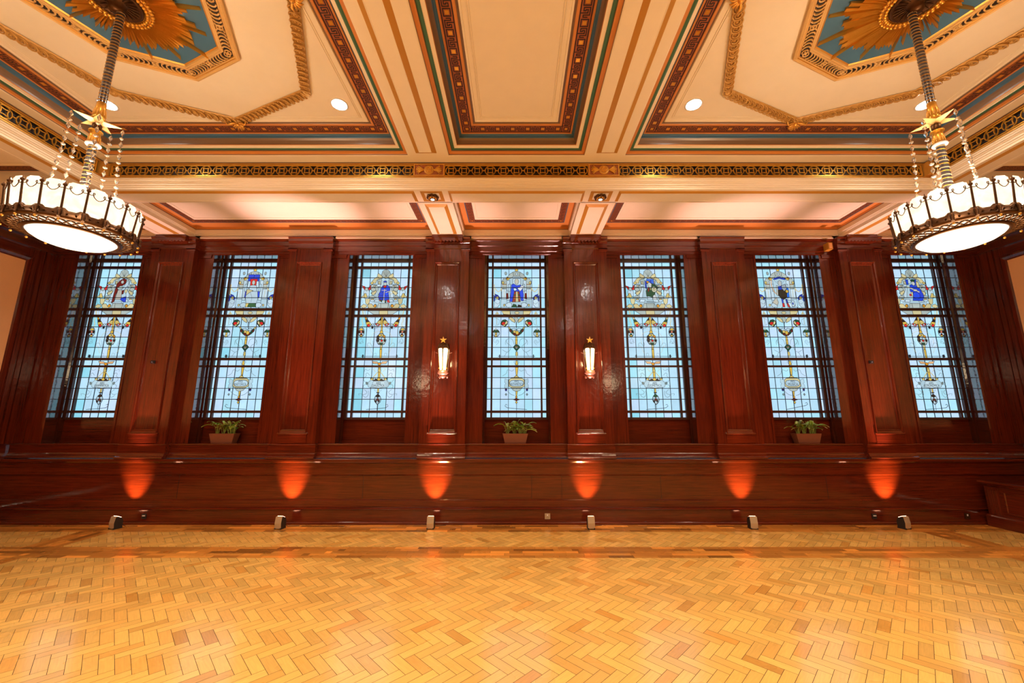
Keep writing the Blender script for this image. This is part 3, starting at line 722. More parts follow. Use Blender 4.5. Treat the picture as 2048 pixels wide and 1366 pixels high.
def fig_5(A):
    A.poly([(460, 250), (580, 250), (580, 340), (460, 330)], (.02, .12, .62)); A.poly([(435, 270), (455, 290), (450, 420), (425, 400)], BL, True)
    A.poly([(540, 320), (600, 345), (640, 400), (600, 440), (560, 540), (480, 570), (430, 540), (430, 450), (470, 400)], GN)
    A.ell(478, 300, 24, 18, AM); A.poly([(470, 330), (500, 300), (540, 330), (530, 390), (490, 400)], (.48, .52, .50)); A.poly([(500, 400), (520, 400), (520, 440), (505, 440)], GD)
    A.ell(570, 425, 42, 48, (.50, .52, .38)); A.ell(570, 425, 18, 20, CR); A.poly([(470, 400), (490, 400), (480, 460), (465, 470)], (.45, .03, .03))
    A.poly([(450, 540), (530, 560), (520, 600), (440, 600)], WH); A.poly([(540, 530), (580, 510), (600, 600), (530, 600)], (.5, .55, .55)); A.line([(420, 635), (570, 640)], None, .012, False)
def fig_6(A):
    A.poly([(545, 475), (585, 450), (632, 440), (690, 452), (725, 475), (700, 482), (632, 465), (570, 482)], BL)
    for a in range(5): A.line([(632, 560), (560+a*36, 490)], None, .004, False)
    A.line([(525, 480), (515, 540), (540, 640), (600, 700), (650, 740)], AM, .012, False)
    A.ell(632, 530, 24, 40, (.44, .50, .50)); A.poly([(600, 575), (640, 570), (660, 560), (670, 600), (650, 640), (600, 610)], BL)
    A.poly([(600, 620), (700, 610), (712, 720), (640, 760), (590, 690)], (.02, .02, .015)); A.poly([(715, 590), (740, 600), (738, 720), (705, 720)], (.01, .15, .7))
    A.poly([(650, 560), (700, 540), (715, 600), (680, 640), (650, 600)], (.30, .38, .45)); A.ell(715, 640, 20, 22, YE_); A.poly([(580, 560), (600, 560), (590, 700), (570, 690)], (.5, .55, .5))
    A.poly([(625, 740), (645, 740), (650, 830), (635, 840)], BL); A.poly([(680, 745), (700, 745), (710, 800), (690, 810)], (.01, .03, .3))
    A.poly([(632, 800), (655, 800), (660, 852), (630, 852)], RD); A.poly([(690, 800), (708, 800), (730, 850), (705, 852)], RD); A.ell(775, 805, 24, 45, WH); A.ell(772, 805, 8, 14, BL)
    A.poly([(500, 790), (560, 720), (580, 790), (560, 830)], (.5, .5, .42))
def fig_7(A):
    A.poly([(395, 255), (440, 262), (430, 345), (400, 345)], BL, True)
    A.poly([(450, 350), (500, 335), (560, 360), (600, 400), (640, 500), (640, 560), (600, 620), (440, 615), (470, 520), (430, 450)], BL)
    A.ell(520, 530, 60, 60, (.01, .07, .72)); A.poly([(480, 260), (520, 248), (555, 270), (540, 300), (490, 300)], GN); A.ell(515, 325, 28, 34, (.44, .46, .44))
    A.poly([(440, 250), (480, 260), (470, 320), (430, 330)], WH); A.poly([(560, 300), (610, 300), (605, 400), (570, 400)], CR)
    A.line([(400, 380), (480, 420), (580, 470)], CR, .018, False); A.ell(420, 520, 16, 20, RD); A.poly([(440, 470), (470, 470), (462, 540), (440, 540)], CR)
    A.poly([(500, 420), (560, 430), (540, 460), (480, 450)], (.5, .5, .45))
FIGS = [fig_1, fig_2, fig_3, fig_4, fig_5, fig_6, fig_7]
CAPS = [('ARS', 'GRAMMATICA'), ('ARS', 'RHETORICA'), ('ARS', 'DIALECTICA'), ('ARS', 'ARITHMETICA'), ('ARS', 'GEOMETRICA'), ('ARS', 'MUSICA'), ('ARS', 'ASTRONOMICA')]

def text_mesh(name, txt, size, loc, mat, parent=None, ext=.0003, squeeze=1., rot=(PI/2, 0, 0)):
    cu = bpy.data.curves.new(name, 'FONT'); cu.body = txt; cu.size = size; cu.align_x = 'CENTER'; cu.align_y = 'CENTER'; cu.extrude = ext
    t = bpy.data.objects.new(name+'_tmp', cu); COL.objects.link(t)
    bpy.context.view_layer.update()
    me = bpy.data.meshes.new_from_object(t.evaluated_get(bpy.context.evaluated_depsgraph_get()))
    bpy.data.objects.remove(t); bpy.data.curves.remove(cu)
    me.materials.clear(); me.materials.append(M[mat]); me.name = name
    o = bpy.data.objects.new(name, me); COL.objects.link(o)
    o.rotation_euler = rot; o.scale = (squeeze, 1, 1); o.location = loc
    if parent: o.parent = parent
    return o

VB = [(-.567, -.515), (-.452, -.422), (.422, .452), (.515, .567)]
ZBARS = [(4.463, 4.50), (4.336, 4.385), (3.542, 3.589), (3.420, 3.467), (2.634, 2.679), (2.509, 2.544), (1.714, 1.757), (1.60, 1.637)]
ROWS = [557.5, 577, 597, 655, 675.5, 696, 756, 777.6, 799]
for wi, wx in enumerate(WX):
    root = empty('window_%d' % (wi+1), (0, 0, 0)); struct(root)
    fr = MB()
    for a, b_ in VB: fr.box(wx+a, wx+b_, YG-.045, YG+.03, 1.60, 4.50, 'frame')
    for a, b_ in ZBARS: fr.box(wx-.567, wx+.567, YG-.038, YG+.03, a, b_, 'frame')
    fr.build('window_frame', root)
    gl = MB()
    xs = [-.515, -.452, -.422]+[CW*k for k in (-2, -1, 0, 1, 2)]+[.422, .452, .515]
    zs = sorted([z for ab in ZBARS for z in ab]+[lv(r) for r in ROWS])
    rp = random.Random(50+wi)
    for a, b_ in zip(xs, xs[1:]):
        for c, d in zip(zs, zs[1:]):
            k = rp.random(); col = (.42, .67, .84) if k < .55 else ((.47, .65, .84) if k < .8 else (.36, .68, .82))
            if a <= -.42 < b_-.001 and rp.random() < .3: col = (.24, .60, .74)
            j = rp.uniform(.93, 1.07)
            gl.face([(wx+a, YG, c), (wx+b_, YG, c), (wx+b_, YG, d), (wx+a, YG, d)], 'pane', tuple(q*j*1.02 for q in col))
    gl.build('glass', root)
    ld = MB(); w = .0085
    for k in (-2, -1, 0, 1, 2): ld.box(wx+CW*k-w/2, wx+CW*k+w/2, YG-.008, YG-.001, 1.637, 4.463, 'lead')
    ld.build('glazing_lead', root)
    A = Art(wx)
    (art_arch if wi % 2 else art_shell)(A, FIGS[wi])
    A.g.build('painted_glass', root); 
    A.l.build('art_leading', root)
    hb = MB()
    for r in ROWS: hb.box(wx-.54, wx+.54, YG-.046, YG-.040, lv(r)-.0055, lv(r)+.0055, 'lead')
    hb.build('support_bar', root)
    t1, t2 = CAPS[wi]
    if wi % 2: cz, cz2 = lv(680+518/6.21), lv(680+556/6.21)
    else: cz, cz2 = lv(680+795/9.107), lv(680+838/9.107)
    for tt, zz, sz in ((t1, cz, .058), (t2, cz2, .062)):
        text_mesh('lettering', tt, sz, (wx+.001, YG-.0412, zz), 'lead', root, squeeze=.62 if len(tt) > 8 else .8)
    # casement stay and latch
    st = MB(); r = random.Random(wi)
    zb = 1.757+.035
    pts = [(wx-.18, YG-.05, zb-.02), (wx+.16, YG-.06, zb+.01+.04*(wi == 5)), (wx+.20, YG-.06, zb+.04+.03*(wi == 5)), (wx+.185, YG-.06, zb+.07+.03*(wi == 5)), (wx+.16, YG-.06, zb+.06+.03*(wi == 5))]
    if wi in (1, 3): pts = [(wx-(p[0]-wx), p[1], p[2]) for p in pts]
    st.tube(pts, .004, 'lead', 5)
    st.tube([(wx-.33, YG-.055, 2.70), (wx+.33, YG-.055, 2.70)], .004, 'lead', 5)
    for s in (-.3, .3): st.box(wx+s-.008, wx+s+.008, YG-.065, YG-.04, 2.68, 2.73, 'lead')
    st.build('window_stay', root)

# ------------------------------------------------------------------ ceiling
ZC, ZA = 5.335, 5.00
HXM, HYM, HYN = 5.71, 5.00, -3.65            # inner rectangle of the big ring beam
coffers = []
ce = MB()
for (y0, y1) in ((.94, 4.86), (-3.51, .41)):
    for (x0, x1) in ((-5.57, -1.46), (-.93, .93), (1.46, 5.57)):
        coffers.append((x0, x1, y0, y1))
for (x0, x1, y0, y1) in coffers:
    i = .41
    ce.face([(x0+i, y0+i, ZC), (x1-i, y0+i, ZC), (x1-i, y1-i, ZC), (x0+i, y1-i, ZC)], 'cream')
# high soffits (beams) at 5.14
def soff(x0, x1, y0, y1, z, mat='cream'): ce.face([(x0, y0, z), (x1, y0, z), (x1, y1, z), (x0, y1, z)], mat)
ZU = 5.14
for s in (-1, 1):
    a, b_ = sorted((s*.93, s*1.46)); soff(a, b_, -3.51, 4.86, ZU)
    a, b_ = sorted((s*5.57, s*5.72)); soff(a, b_, -3.66, 5.01, ZU)
soff(-5.57, 5.57, 4.86, 5.01, ZU); soff(-5.57, 5.57, -3.66, -3.51, ZU)
for a, b_ in ((-5.57, -1.46), (-.93, .93), (1.46, 5.57)): soff(a, b_, .41, .94, ZU)
# aisle ceilings
aisles = []
def aisle(x0, x1, y0, y1): aisles.append((x0, x1, y0, y1))
for a, b_ in ((-5.785, -1.475), (-.945, .945), (1.475, 5.785)): aisle(a, b_, 5.45, 6.70)
for s in (-1, 1):
    for y0, y1 in ((.95, 5.10), (-3.6, .41)):
        a, b_ = sorted((s*6.16, s*8.28)); aisle(a, b_, y0, y1)
    a, b_ = sorted((s*6.32, s*8.28)); aisle(a, b_, 5.45, 6.70)
for (x0, x1, y0, y1) in aisles: soff(x0+.10, x1-.10, y0+.10, y1-.10, ZA)
struct(ce.build('ceiling'))
roof = MB(); roof.box(-9, 9, YB-.3, 7.3, 5.6, 5.7, 'black'); struct(roof.build('trim_2'))

# greek key as laid-on strips
KEY = ["####################",
       "....................",
       ".########.########..",
       ".#......#.#......#..",
       ".#.gggg.#.#.####.#.#",
       ".#.gggg.#.#.#..#.#.#",
       ".#.gggg.#.#.##.#.#.#",
       ".#.gggg.#.#..#.#.#.#",
       ".#......#.####.#.###",
       ".########......#....",
       "...............#....",
       "####################"]
KEY2 = ["############",
        "............",
        ".##########.",
        ".#........#.",
        ".#.######.#.",
        ".#.#....#.#.",
        ".#.#.##.#.#.",
        ".#.#..###.#.",
        "##.#......##",
        "...########.",
        "............",
        "############"]
def key_run(mb, p0, p1, inw, width, z, pat, tile):
    """pattern from p0 to p1 on the ceiling; inw = unit vector across the band"""
    p0 = Vector(p0); p1 = Vector(p1); d = p1-p0; L = d.length; d.normalize(); inw = Vector(inw)
    n = max(1, round(L/tile)); t = L/n; nr = len(pat); nc = len(pat[0]); ch = width/nr; cw = t/nc
    for r, row in enumerate(pat):
        if set(row) == {'#'}:
            a = p0+inw*(r*ch); b_ = a+d*L; e = inw*ch
            mb.face([(*a, z), (*b_, z), (*(b_+e), z), (*(a+e), z)], 'black'); continue
        runs = []; i = 0
        while i < nc:
            if row[i] in '#g':
                j = i
                while j < nc and row[j] == row[i]: j += 1
                runs.append((i, j, row[i])); i = j
            else: i += 1
        for k in range(n):
            for (i, j, c) in runs:
                a = p0+d*(k*t+i*cw)+inw*(r*ch); b_ = p0+d*(k*t+j*cw)+inw*(r*ch); e = inw*ch
                mb.face([(*a, z), (*b_, z), (*(b_+e), z), (*(a+e), z)], 'black' if c == '#' else 'gold_br')
def key_ring(mb, r, w, z, pat, tile):
    x0, x1, y0, y1 = r
    runs = [((x0+w, y0), (x1-w, y0), (0, 1)), ((x1, y0+w), (x1, y1-w), (-1, 0)), ((x1-w, y1), (x0+w, y1), (0, -1)), ((x0, y1-w), (x0, y0+w), (1, 0))]
    for a, b_, n in runs: key_run(mb, a, b_, n, w, z, pat, tile)
    for cx, cy in ((x0, y0), (x1-w, y0), (x1-w, y1-w), (x0, y1-w)):
        rect_ring(mb, XY, (cx, cx+w, cy, cy+w), [(0, z, 'black'), (w*.08, z, 'black')]); rect_ring(mb, XY, (cx, cx+w, cy, cy+w), [(w*.22, z, 'black'), (w*.30, z, 'black')])
        mb.face([(cx+w*.36, cy+w*.36, z), (cx+w*.64, cy+w*.36, z), (cx+w*.64, cy+w*.64, z), (cx+w*.36, cy+w*.64, z)], 'gold_br')
prof_hi = [(0, 5.14, 'cream'), (.012, 5.145, 'cream'), (.016, 5.155, 'brown'), (.02, 5.165, 'orange'), (.057, 5.172, 'orange'), (.062, 5.184, 'brown'), (.085, 5.180, 'green'), (.10, 5.186, 'green'), (.104, 5.192, 'cream'), (.14, 5.198, 'cream'), (.144, 5.206, 'orange'), (.147, 5.225, 'brown'), (.160, 5.255, 'brown'), (.178, 5.275, 'brown'), (.182, 5.280, 'blue'), (.186, 5.300, 'blue'), (.195, 5.315, 'blue'), (.206, 5.322, 'blue'), (.208, 5.316, 'rust'), (.226, 5.316, 'orange'), (.228, 5.324, 'rust'), (.352, 5.324, 'rust'), (.354, 5.316, 'orange'), (.376, 5.316, 'orange'), (.382, 5.323, 'orange'), (.388, 5.330, 'brown'), (.405, 5.334, 'brown'), (.41, 5.326, 'cream'), (.425, 5.326, 'cream'), (.43, 5.335, 'cream')]
tn = 3
for ci, (x0, x1, y0, y1) in enumerate(coffers):
    t = MB(); rect_ring(t, XY, (x0, x1, y0, y1), prof_hi)
    for ins in (.47, .49):   # thin raised lines on the field
        rect_ring(t, XY, (x0, x1, y0, y1), [(ins, 5.334, 'cream'), (ins+.003, 5.329, 'cream'), (ins+.008, 5.329, 'cream'), (ins+.011, 5.334, 'cream')])
    o = struct(t.build('trim_%d' % tn)); tn += 1
    k = MB(); key_ring(k, (x0+.232, x1-.232, y0+.232, y1-.232), .116, 5.3215, KEY, .205); k.build('key_pattern', o)
prof_lo = [(0, 4.79, 'cream'), (0, 4.845, 'cream'), (.006, 4.85, 'cream'), (.006, 4.862, 'cream'), (.012, 4.866, 'cream'), (.012, 4.88, 'cream'), (.018, 4.884, 'cream'), (.018, 4.955, 'cream'), (.024, 4.965, 'brown'), (.026, 4.985, 'orange'), (.03, 5.0, 'orange'), (.10, 5.0, 'orange')]
for (x0, x1, y0, y1) in aisles:
    t = MB(); rect_ring(t, XY, (x0, x1, y0, y1), prof_lo)
    f = .19 if y1 > 6 else .10
    x0i, x1i, y0i, y1i = x0+.11, x1-.11, y0+.10, y1-f-.02
    z = 4.9975
    # flat ochre border out to the blue line
    for (a, b_, c, d) in ((x0+.09, x1-.09, y1i, y1-.08), (x0+.09, x1-.09, y0+.09, y0i), (x0+.09, x0i, y0i, y1i), (x1i, x1-.09, y0i, y1i)):
        t.face([(a, c, z), (b_, c, z), (b_, d, z), (a, d, z)], 'orange')
    rect_ring(t, XY, (x0i, x1i, y0i, y1i), [(0, z-.001, 'blue'), (.012, z-.001, 'blue'), (.013, z-.001, 'rust'), (.118, z-.001, 'rust'), (.120, z-.006, 'brown'), (.126, z-.006, 'cream'), (.135, z, 'cream'), (.16, z, 'cream'), (.163, z-.004, 'cream'), (.168, z-.004, 'cream'), (.171, z, 'cream')])
    o = struct(t.build('trim_%d' % tn)); tn += 1
    k = MB(); key_ring(k, (x0i+.015, x1i-.015, y0i+.015, y1i-.015), .102, z-.003, KEY2, .105); k.build('key_pattern', o)
# ring beam
rb = MB()
R_ = (-HXM, HXM, HYN, HYM)
rect_ring(rb, XY, R_, [(.004, 5.139, 'cream'), (.004, 5.128, 'brown'), (-.004, 5.128, 'brown'), (-.004, 5.112, 'gold'), (-.03, 5.108, 'gold'), (-.045, 5.108, 'black'), (-.045, 4.935, 'black'), (-.012, 4.932, 'gold'), (0, 4.925, 'gold'), (0, 4.908, 'gold'), (-.004, 4.906, 'brown'), (-.012, 4.905, 'cream_gloss'), (-.016, 4.895, 'cream_gloss'), (-.03, 4.885, 'cream_gloss'), (-.035, 4.875, 'cream_gloss'), (-.05, 4.872, 'cream_gloss'), (-.054, 4.862, 'cream_gloss'), (-.068, 4.855, 'cream_gloss'), (-.072, 4.84, 'cream_gloss'), (-.085, 4.835, 'cream_gloss'), (-.09, 4.82, 'cream_gloss'), (-.10, 4.815, 'cream'), (-.10, 4.79, 'cream'), (-.455, 4.79, 'cream'), (-.455, 4.80, 'cream')])
for x in (-6.05, -1.21, 1.21, 6.05):
    w = .262
    rb.face([(x-w, 5.44, ZB), (x+w, 5.44, ZB), (x+w, YP-.0, ZB), (x-w, YP, ZB)], 'cream')
    rb.box(x-w, x+w, 5.46, YS+.0, ZB+.001, ZA, 'cream')
for s in (-1, 1):
    for y0, y1 in ((.41, .95), (4.99, 5.47)):
        a, b_ = sorted((s*6.15, s*8.3)); rb.box(a, b_, y0, y1, ZB, ZA, 'cream')
for s in (-1, 1):
    rb.box(*sorted((s*(HXM-.07), s*(HXM+.05))), HYM-.07, HYM+.05, 4.93, 5.11, 'gold')
struct(rb.build('trim_%d' % tn)); tn += 1
# cream frieze over the woodwork with broken lower fillets
fz = MB()
fz.box(-XW, XW, 6.70, 7.1, ZT+.002, 5.02, 'cream')
cuts = [-XW]+[e for x in PX for e in (x-.40, x+.40)]+[XW]
for i in range(0, len(cuts), 2):
    a, b_ = cuts[i], cuts[i+1]
    sweep_x(fz, [(6.66, 4.775), (6.655, 4.785), (6.66, 4.80), (6.67, 4.805), (6.67, 4.815), (6.68, 4.818), (6.682, 4.83), (6.70, 4.838)], a, b_, 'cream_gloss')
    for e in (a, b_): fz.face([(e, 6.66, 4.775), (e, 6.66, 4.80), (e, 6.68, 4.82), (e, 6.70, 4.838), (e, 6.70, 4.775)], 'cream_gloss')
struct(fz.build('trim_%d' % tn)); tn += 1
for s in (-1, 1):
    q = MB(); q.box(*sorted((s*8.24, s*8.35)), YB, 6.7, ZT+.002, 5.02, 'cream'); struct(q.build('trim_%d' % tn)); tn += 1

# raised gilt-edged soffit panels
def raised(r, z, inset=.045, drop=.026, flip=False):
    p = MB(); rect_ring(p, XY, r, [(0, z+.0005, 'gold_flat'), (.004, z-.004, 'gold_flat'), (inset-.004, z-drop, 'gold_flat'), (inset, z-drop, 'cream'), (inset+.008, z-drop+.004, 'cream')], 'cream')
    return p
def spanel(r, z, inset, drop, label, grp):
    o = raised(r, z, inset, drop).build('soffit_panel'); struct(o) if False else tag(o, label, 'ceiling panel', grp)
g1 = 'gilt-edged panels under the beams'
for s, nm in ((-1, 'left'), (1, 'right')):
    for (y0, y1, wh) in ((1.05, 4.80, 'running up to the lattice frieze'), (-3.4, .3, 'on its near half')):
        if y1 < 1: continue
        spanel(tuple(sorted((s*(1.21-.14), s*(1.21+.14))))+(y0, y1), ZU, .06, .03, 'long cream gilt-edged strip panel under the high %s ceiling beam' % nm, g1)
    spanel(tuple(sorted((s*(1.21-.17), s*(1.21+.17))))+(5.50, 6.50), ZB, .055, .022, 'short cream gilt-edged panel on the low beam above the %s star lantern' % nm, g1)
    spanel(tuple(sorted((s*(6.05-.17), s*(6.05+.17))))+(5.50, 6.50), ZB, .055, .022, 'short cream gilt-edged panel on the low beam glowing beside the %s chandelier' % nm, g1)
    spanel(tuple(sorted((s*5.86, s*6.12)))+(-3.3, 4.95), ZB, .04, .02, 'long cream gilt-edged panel under the ring beam beyond the %s chandelier' % nm, g1)
    spanel(tuple(sorted((s*1.45, s*5.72)))+(5.14, 5.42), ZB, .04, .02, 'long cream gilt-edged panel under the ring beam, %s of the middle bay' % nm, g1)
spanel((-.97, .97, 5.14, 5.42), ZB, .04, .02, 'cream gilt-edged panel under the ring beam between the two carved roses', g1)

# carved rose spotlights in gilt squares
def rose(x, label):
    y = 5.28; root = empty('rose_spotlight', (0, 0, 0))
    p = MB(); rect_ring(p, XY, (x-.155, x+.155, y-.135, y+.135), [(0, ZB, 'gold_flat'), (.002, ZB-.006, 'gold_flat'), (.05, ZB-.002, 'gold_flat')], 'cream'); p.build('gilt_square', root)
    r = MB()
    for k in range(8):
        a = 2*PI*k/8
        r.ball((x+.062*math.cos(a), y+.062*math.sin(a), ZB-.02), .03, 'bronze', .022, 8, 5)
        r.ball((x+.045*math.cos(a+.39), y+.045*math.sin(a+.39), ZB-.034), .018, 'gold', .016, 8, 5)
    r.lathe([(.035, -.02), (.04, -.05), (.03, -.056), (.026, -.052)], 'bronze', 20, (x, y, ZB)); r.build('carved_rose', root, True)
    d = MB(); d.lathe([(.027, -.0535), (.012, -.058), (.001, -.059)], 'rose_disc', 16, (x, y, ZB)); d.build('lamp_lens', root, True)
    tag(root, label, 'spotlight', 'rose spotlights')
rose(-1.21, 'carved rose with a small lit lamp, in line with the left star lantern')
rose(1.21, 'carved rose with a small lit lamp, in line with the right star lantern')

# ------------------------------------------------------------------ lattice frieze
def lattice(mb, L, unit=.177, h=.150, th=.0095, dep=.012):
    """openwork in local x (0..L), z (0..h); front at y=0"""
    n = max(1, round(L/unit)); u = L/n; r = h/2-.004
    def rib(pts):
        for a, b_ in zip(pts, pts[1:]):
            a, b_ = Vector(a), Vector(b_); d = (b_-a); ln = d.length/2; d.normalize(); nn = Vector((-d.z, 0, d.x))
            mb.obox(((a+b_)/2), d*(ln+.002), nn*th/2, (0, dep/2, 0), 'gold_br')
    def arc(cx, cz, rr, a0, a1, k): return [(cx+rr*math.cos(a0+(a1-a0)*i/k), 0, cz+rr*math.sin(a0+(a1-a0)*i/k)) for i in range(k+1)]
    for i in range(n):
        cx, cz = (i+.5)*u, h/2
        rib(arc(cx, cz, r, 0, 2*PI, 20))
        for q in range(4):   # inward arcs: chord of the quadrant mirrored
            a = q*PI/2; px, pz = cx+r*1.414*math.cos(a), cz+r*1.414*math.sin(a)
            rib(arc(px, pz, r, a+PI-PI/4, a+PI+PI/4, 5))
        e = u/2-r
        if e > .004:
            for s in (-1, 1): mb.obox((cx+s*(r+e/2), 0, cz), (e/2, 0, 0), (0, dep/2, 0), (0, 0, th*.6), 'gold_br')
    for zz in (-.002, h+.002): mb.obox((L/2, 0, zz), (L/2, 0, 0), (0, dep/2, 0), (0, 0, .006), 'gold_br')
    for xx in (.004, L-.004): mb.obox((xx, 0, h/2), (.006, 0, 0), (0, dep/2, 0), (0, 0, h/2), 'gold_br')
def lat_obj(p0, p1, label):
    p0, p1 = Vector(p0), Vector(p1); L = (p1-p0).length; b = MB(); lattice(b, L)
    o = b.build('lattice_grille'); o.location = (p0.x, p0.y, 4.945); o.rotation_euler = (0, 0, math.atan2(p1.y-p0.y, p1.x-p0.x))
    tag(o, label, 'grille', 'gilt lattice grilles')
yl = HYM+.012
lat_obj((-5.62, yl), (-1.42, yl), 'gilt openwork grille over black, long run left of the centre bay')
lat_obj((-1.0, yl), (1.0, yl), 'gilt openwork grille over black, short run over the middle window')
lat_obj((1.42, yl), (5.62, yl), 'gilt openwork grille over black, long run right of the centre bay')
for s, nm in ((-1, 'left'), (1, 'right')):
    x = s*(HXM+.012)
    lat_obj((x, .95), (x, 4.9), 'gilt openwork grille over black, receding along the %s side' % nm)
def plaque(x, label):
    b = MB(); y = HYM
    b.box(x-.21, x+.21, y-.004, y+.02, 4.93, 5.11, 'rust')
    rect_ring(b, XZ, (x-.21, x+.21, 4.928, 5.112), [(0, y-.004, 'gold'), (.0, y-.014, 'gold'), (.014, y-.014, 'gold'), (.016, y-.004, 'gold')])
    b.build_root = None
    root = empty('acanthus_plaque'); b.build('backing', root)
    c = MB()
    c.lathe([(.001, .02), (.03, .02), (.05, .012), (.062, .016), (.068, .008), (.07, 0)], 'gold', 20)
    for k in range(7): 
        a = 2*PI*k/7; c.ball((.03*math.cos(a), .03*math.sin(a), .02), .012, 'gold_br', n=6, m=4)
    n0 = len(c.v); c.xform(lambda v: Vector((x+v.x, y-.004-v.z, 5.02+v.y)))
    for s in (-1, 1):
        for i in range(6):
            a = (-.95+.38*i)
            p = [(x+s*(.062+.02*t), y-.01, 5.02+math.sin(a)*.01*t) for t in (0, 1)]
            e = (x+s*(.075+.10*math.cos(a*.8)), y-.012, 5.02+.062*math.sin(a))
            e2 = (e[0]-s*.012, y-.012, e[2]+(.016 if a > 0 else -.016))
            c.tube([p[0], p[1], ((p[1][0]+e[0])/2, y-.018, (p[1][2]+e[2])/2), e, e2], [.006, .008, .009, .007, .003], 'gold_br', 5)
    c.build('carved_leaves', root, True)
    tag(root, label, 'plaque', 'carved frieze plaques')
plaque(-1.21, 'small carved gilt leaf plaque at the end of the left high beam')
plaque(1.21, 'small carved gilt leaf plaque at the end of the right high beam')

# ------------------------------------------------------------------ coffer ornaments (garland octagon, framed blue octagon, sunburst)
CXC, CYC = 3.50, 2.90
def octa(R, ph=0.): return [(R*math.cos(ph+k*PI/4), R*math.sin(ph+k*PI/4)) for k in range(8)]
def garland():
    b = MB(); R = 1.53; z = -.005
    V = [Vector((p[0], p[1], 0)) for p in octa(R)]
    for k in range(8):
        a, c = V[k], V[(k+1) % 8]; d = (c-a); L = d.length; d.normalize(); nn = Vector((-d.y, d.x, 0))
        hw = .052
        rows = []
        for t in (-.5, L+.5):
            pass
        ends = []
        for P, bis in ((a, a.normalized()), (c, c.normalized())):
            f = 1/bis.dot(-nn if (-nn).dot(bis) > 0 else nn)
            ends.append([P+bis*(s*hw*f)+Vector((0, 0, z-h)) for s, h in ((-1, 0), (-.9, .012), (-.45, .022), (0, .026), (.45, .022), (.9, .012), (1, 0))])
        b.grid(ends, 'gold_rope')
        n = int(L/.068); 
        for i in range(n):
            p = a+d*(L*(i+.5)/n)+Vector((0, 0, z-.03))
            tilt = d*.9+Vector((0, 0, .35)); tilt.normalize()
            for rr, tr in ((.042, .008), (.025, .006)):
                pts = [p+(tilt*math.cos(q)+nn*math.sin(q)*1.15)*rr for q in [2*PI*j/12 for j in range(12)]]
                b.tube(pts, tr, 'gold_rope', 4, closed=True)
            b.ball(tuple(p), .011, 'gold_rope', n=6, m=4)
        for q in (a,):
            b.ball((q.x, q.y, z-.022), .045, 'ivory_gold', .02, 10, 4)
    return b
def octframe():
    b = MB(); ph = 0.
    prof = [(.90, 0, 'ivory_gold'), (.90, -.035, 'ivory_gold'), (.885, -.045, 'ivory_gold'), (.875, -.035, 'ivory_gold'), (.862, -.038, 'ivory_gold'), (.855, -.03, 'gold'), (.845, -.03, 'ivory_gold'), (.84, -.02, 'gold'), (.762, -.02, 'black'), (.758, -.032, 'gold'), (.74, -.036, 'ivory_gold'), (.735, -.028, 'ivory_gold'), (.722, -.03, 'ivory_gold'), (.715, -.018, 'ivory_gold'), (.70, -.01, 'gold')]
    for (r0, z0, m0), (r1, z1, m1) in zip(prof, prof[1:]):
        A_, B_ = octa(r0), octa(r1)
        for k in range(8): b.face([(*A_[k], z0), (*A_[(k+1) % 8], z0), (*B_[(k+1) % 8], z1), (*B_[k], z1)], m1)
    V = [Vector((*p, -.026)) for p in octa(.80)]
    for k in range(8):
        a, c = V[k], V[(k+1) % 8]; d = c-a; L = d.length; d.normalize(); nn = Vector((-d.y, d.x, 0)); n = 15
        for i in range(n):
            p = a+d*(L*(i+.5)/n)
            if i in (0, 7, n-1):
                pts = [p+(d*math.cos(q)+nn*math.sin(q))*.026 for q in [2*PI*j/10 for j in range(10)]]; b.tube(pts, .007, 'ivory_gold', 4, closed=True); b.ball(tuple(p), .01, 'ivory_gold', n=6, m=4)
            else:
                s = 1 if i < 7 else -1
                pts = [p+nn*.034*math.cos(q)+d*s*(.028*math.sin(q)) for q in [PI*j/6 for j in range(7)]]; b.tube(pts, .008, 'ivory_gold', 4)
    return b
def leafspray(a):
    b = MB(); c = Vector((1.53*math.cos(a), 1.53*math.sin(a), -.03)); out = Vector((math.cos(a), math.sin(a), 0)); sd = Vector((-out.y, out.x, 0))
    for k in range(-3, 4):
        ang = k*.45; d = (out*math.cos(ang)+sd*math.sin(ang)); L = .10-.008*abs(k)
        b.tube([c-d*.01, c+d*L*.4+Vector((0, 0, -.03)), c+d*L*.8+Vector((0, 0, -.045)), c+d*L+Vector((0, 0, -.03))], [.008, .016, .013, .003], 'gold', 5)
    for s in (-1, 1):
        b.tube([c, c+sd*s*.06-out*.03+Vector((0, 0, -.04)), c+sd*s*.11-out*.02+Vector((0, 0, -.05)), c+sd*s*.13-out*.05+Vector((0, 0, -.02))], [.012, .016, .012, .004], 'gold', 5)
    b.ball(tuple(c+Vector((0, 0, -.03))), .028, 'gold', n=8, m=5)
    return b
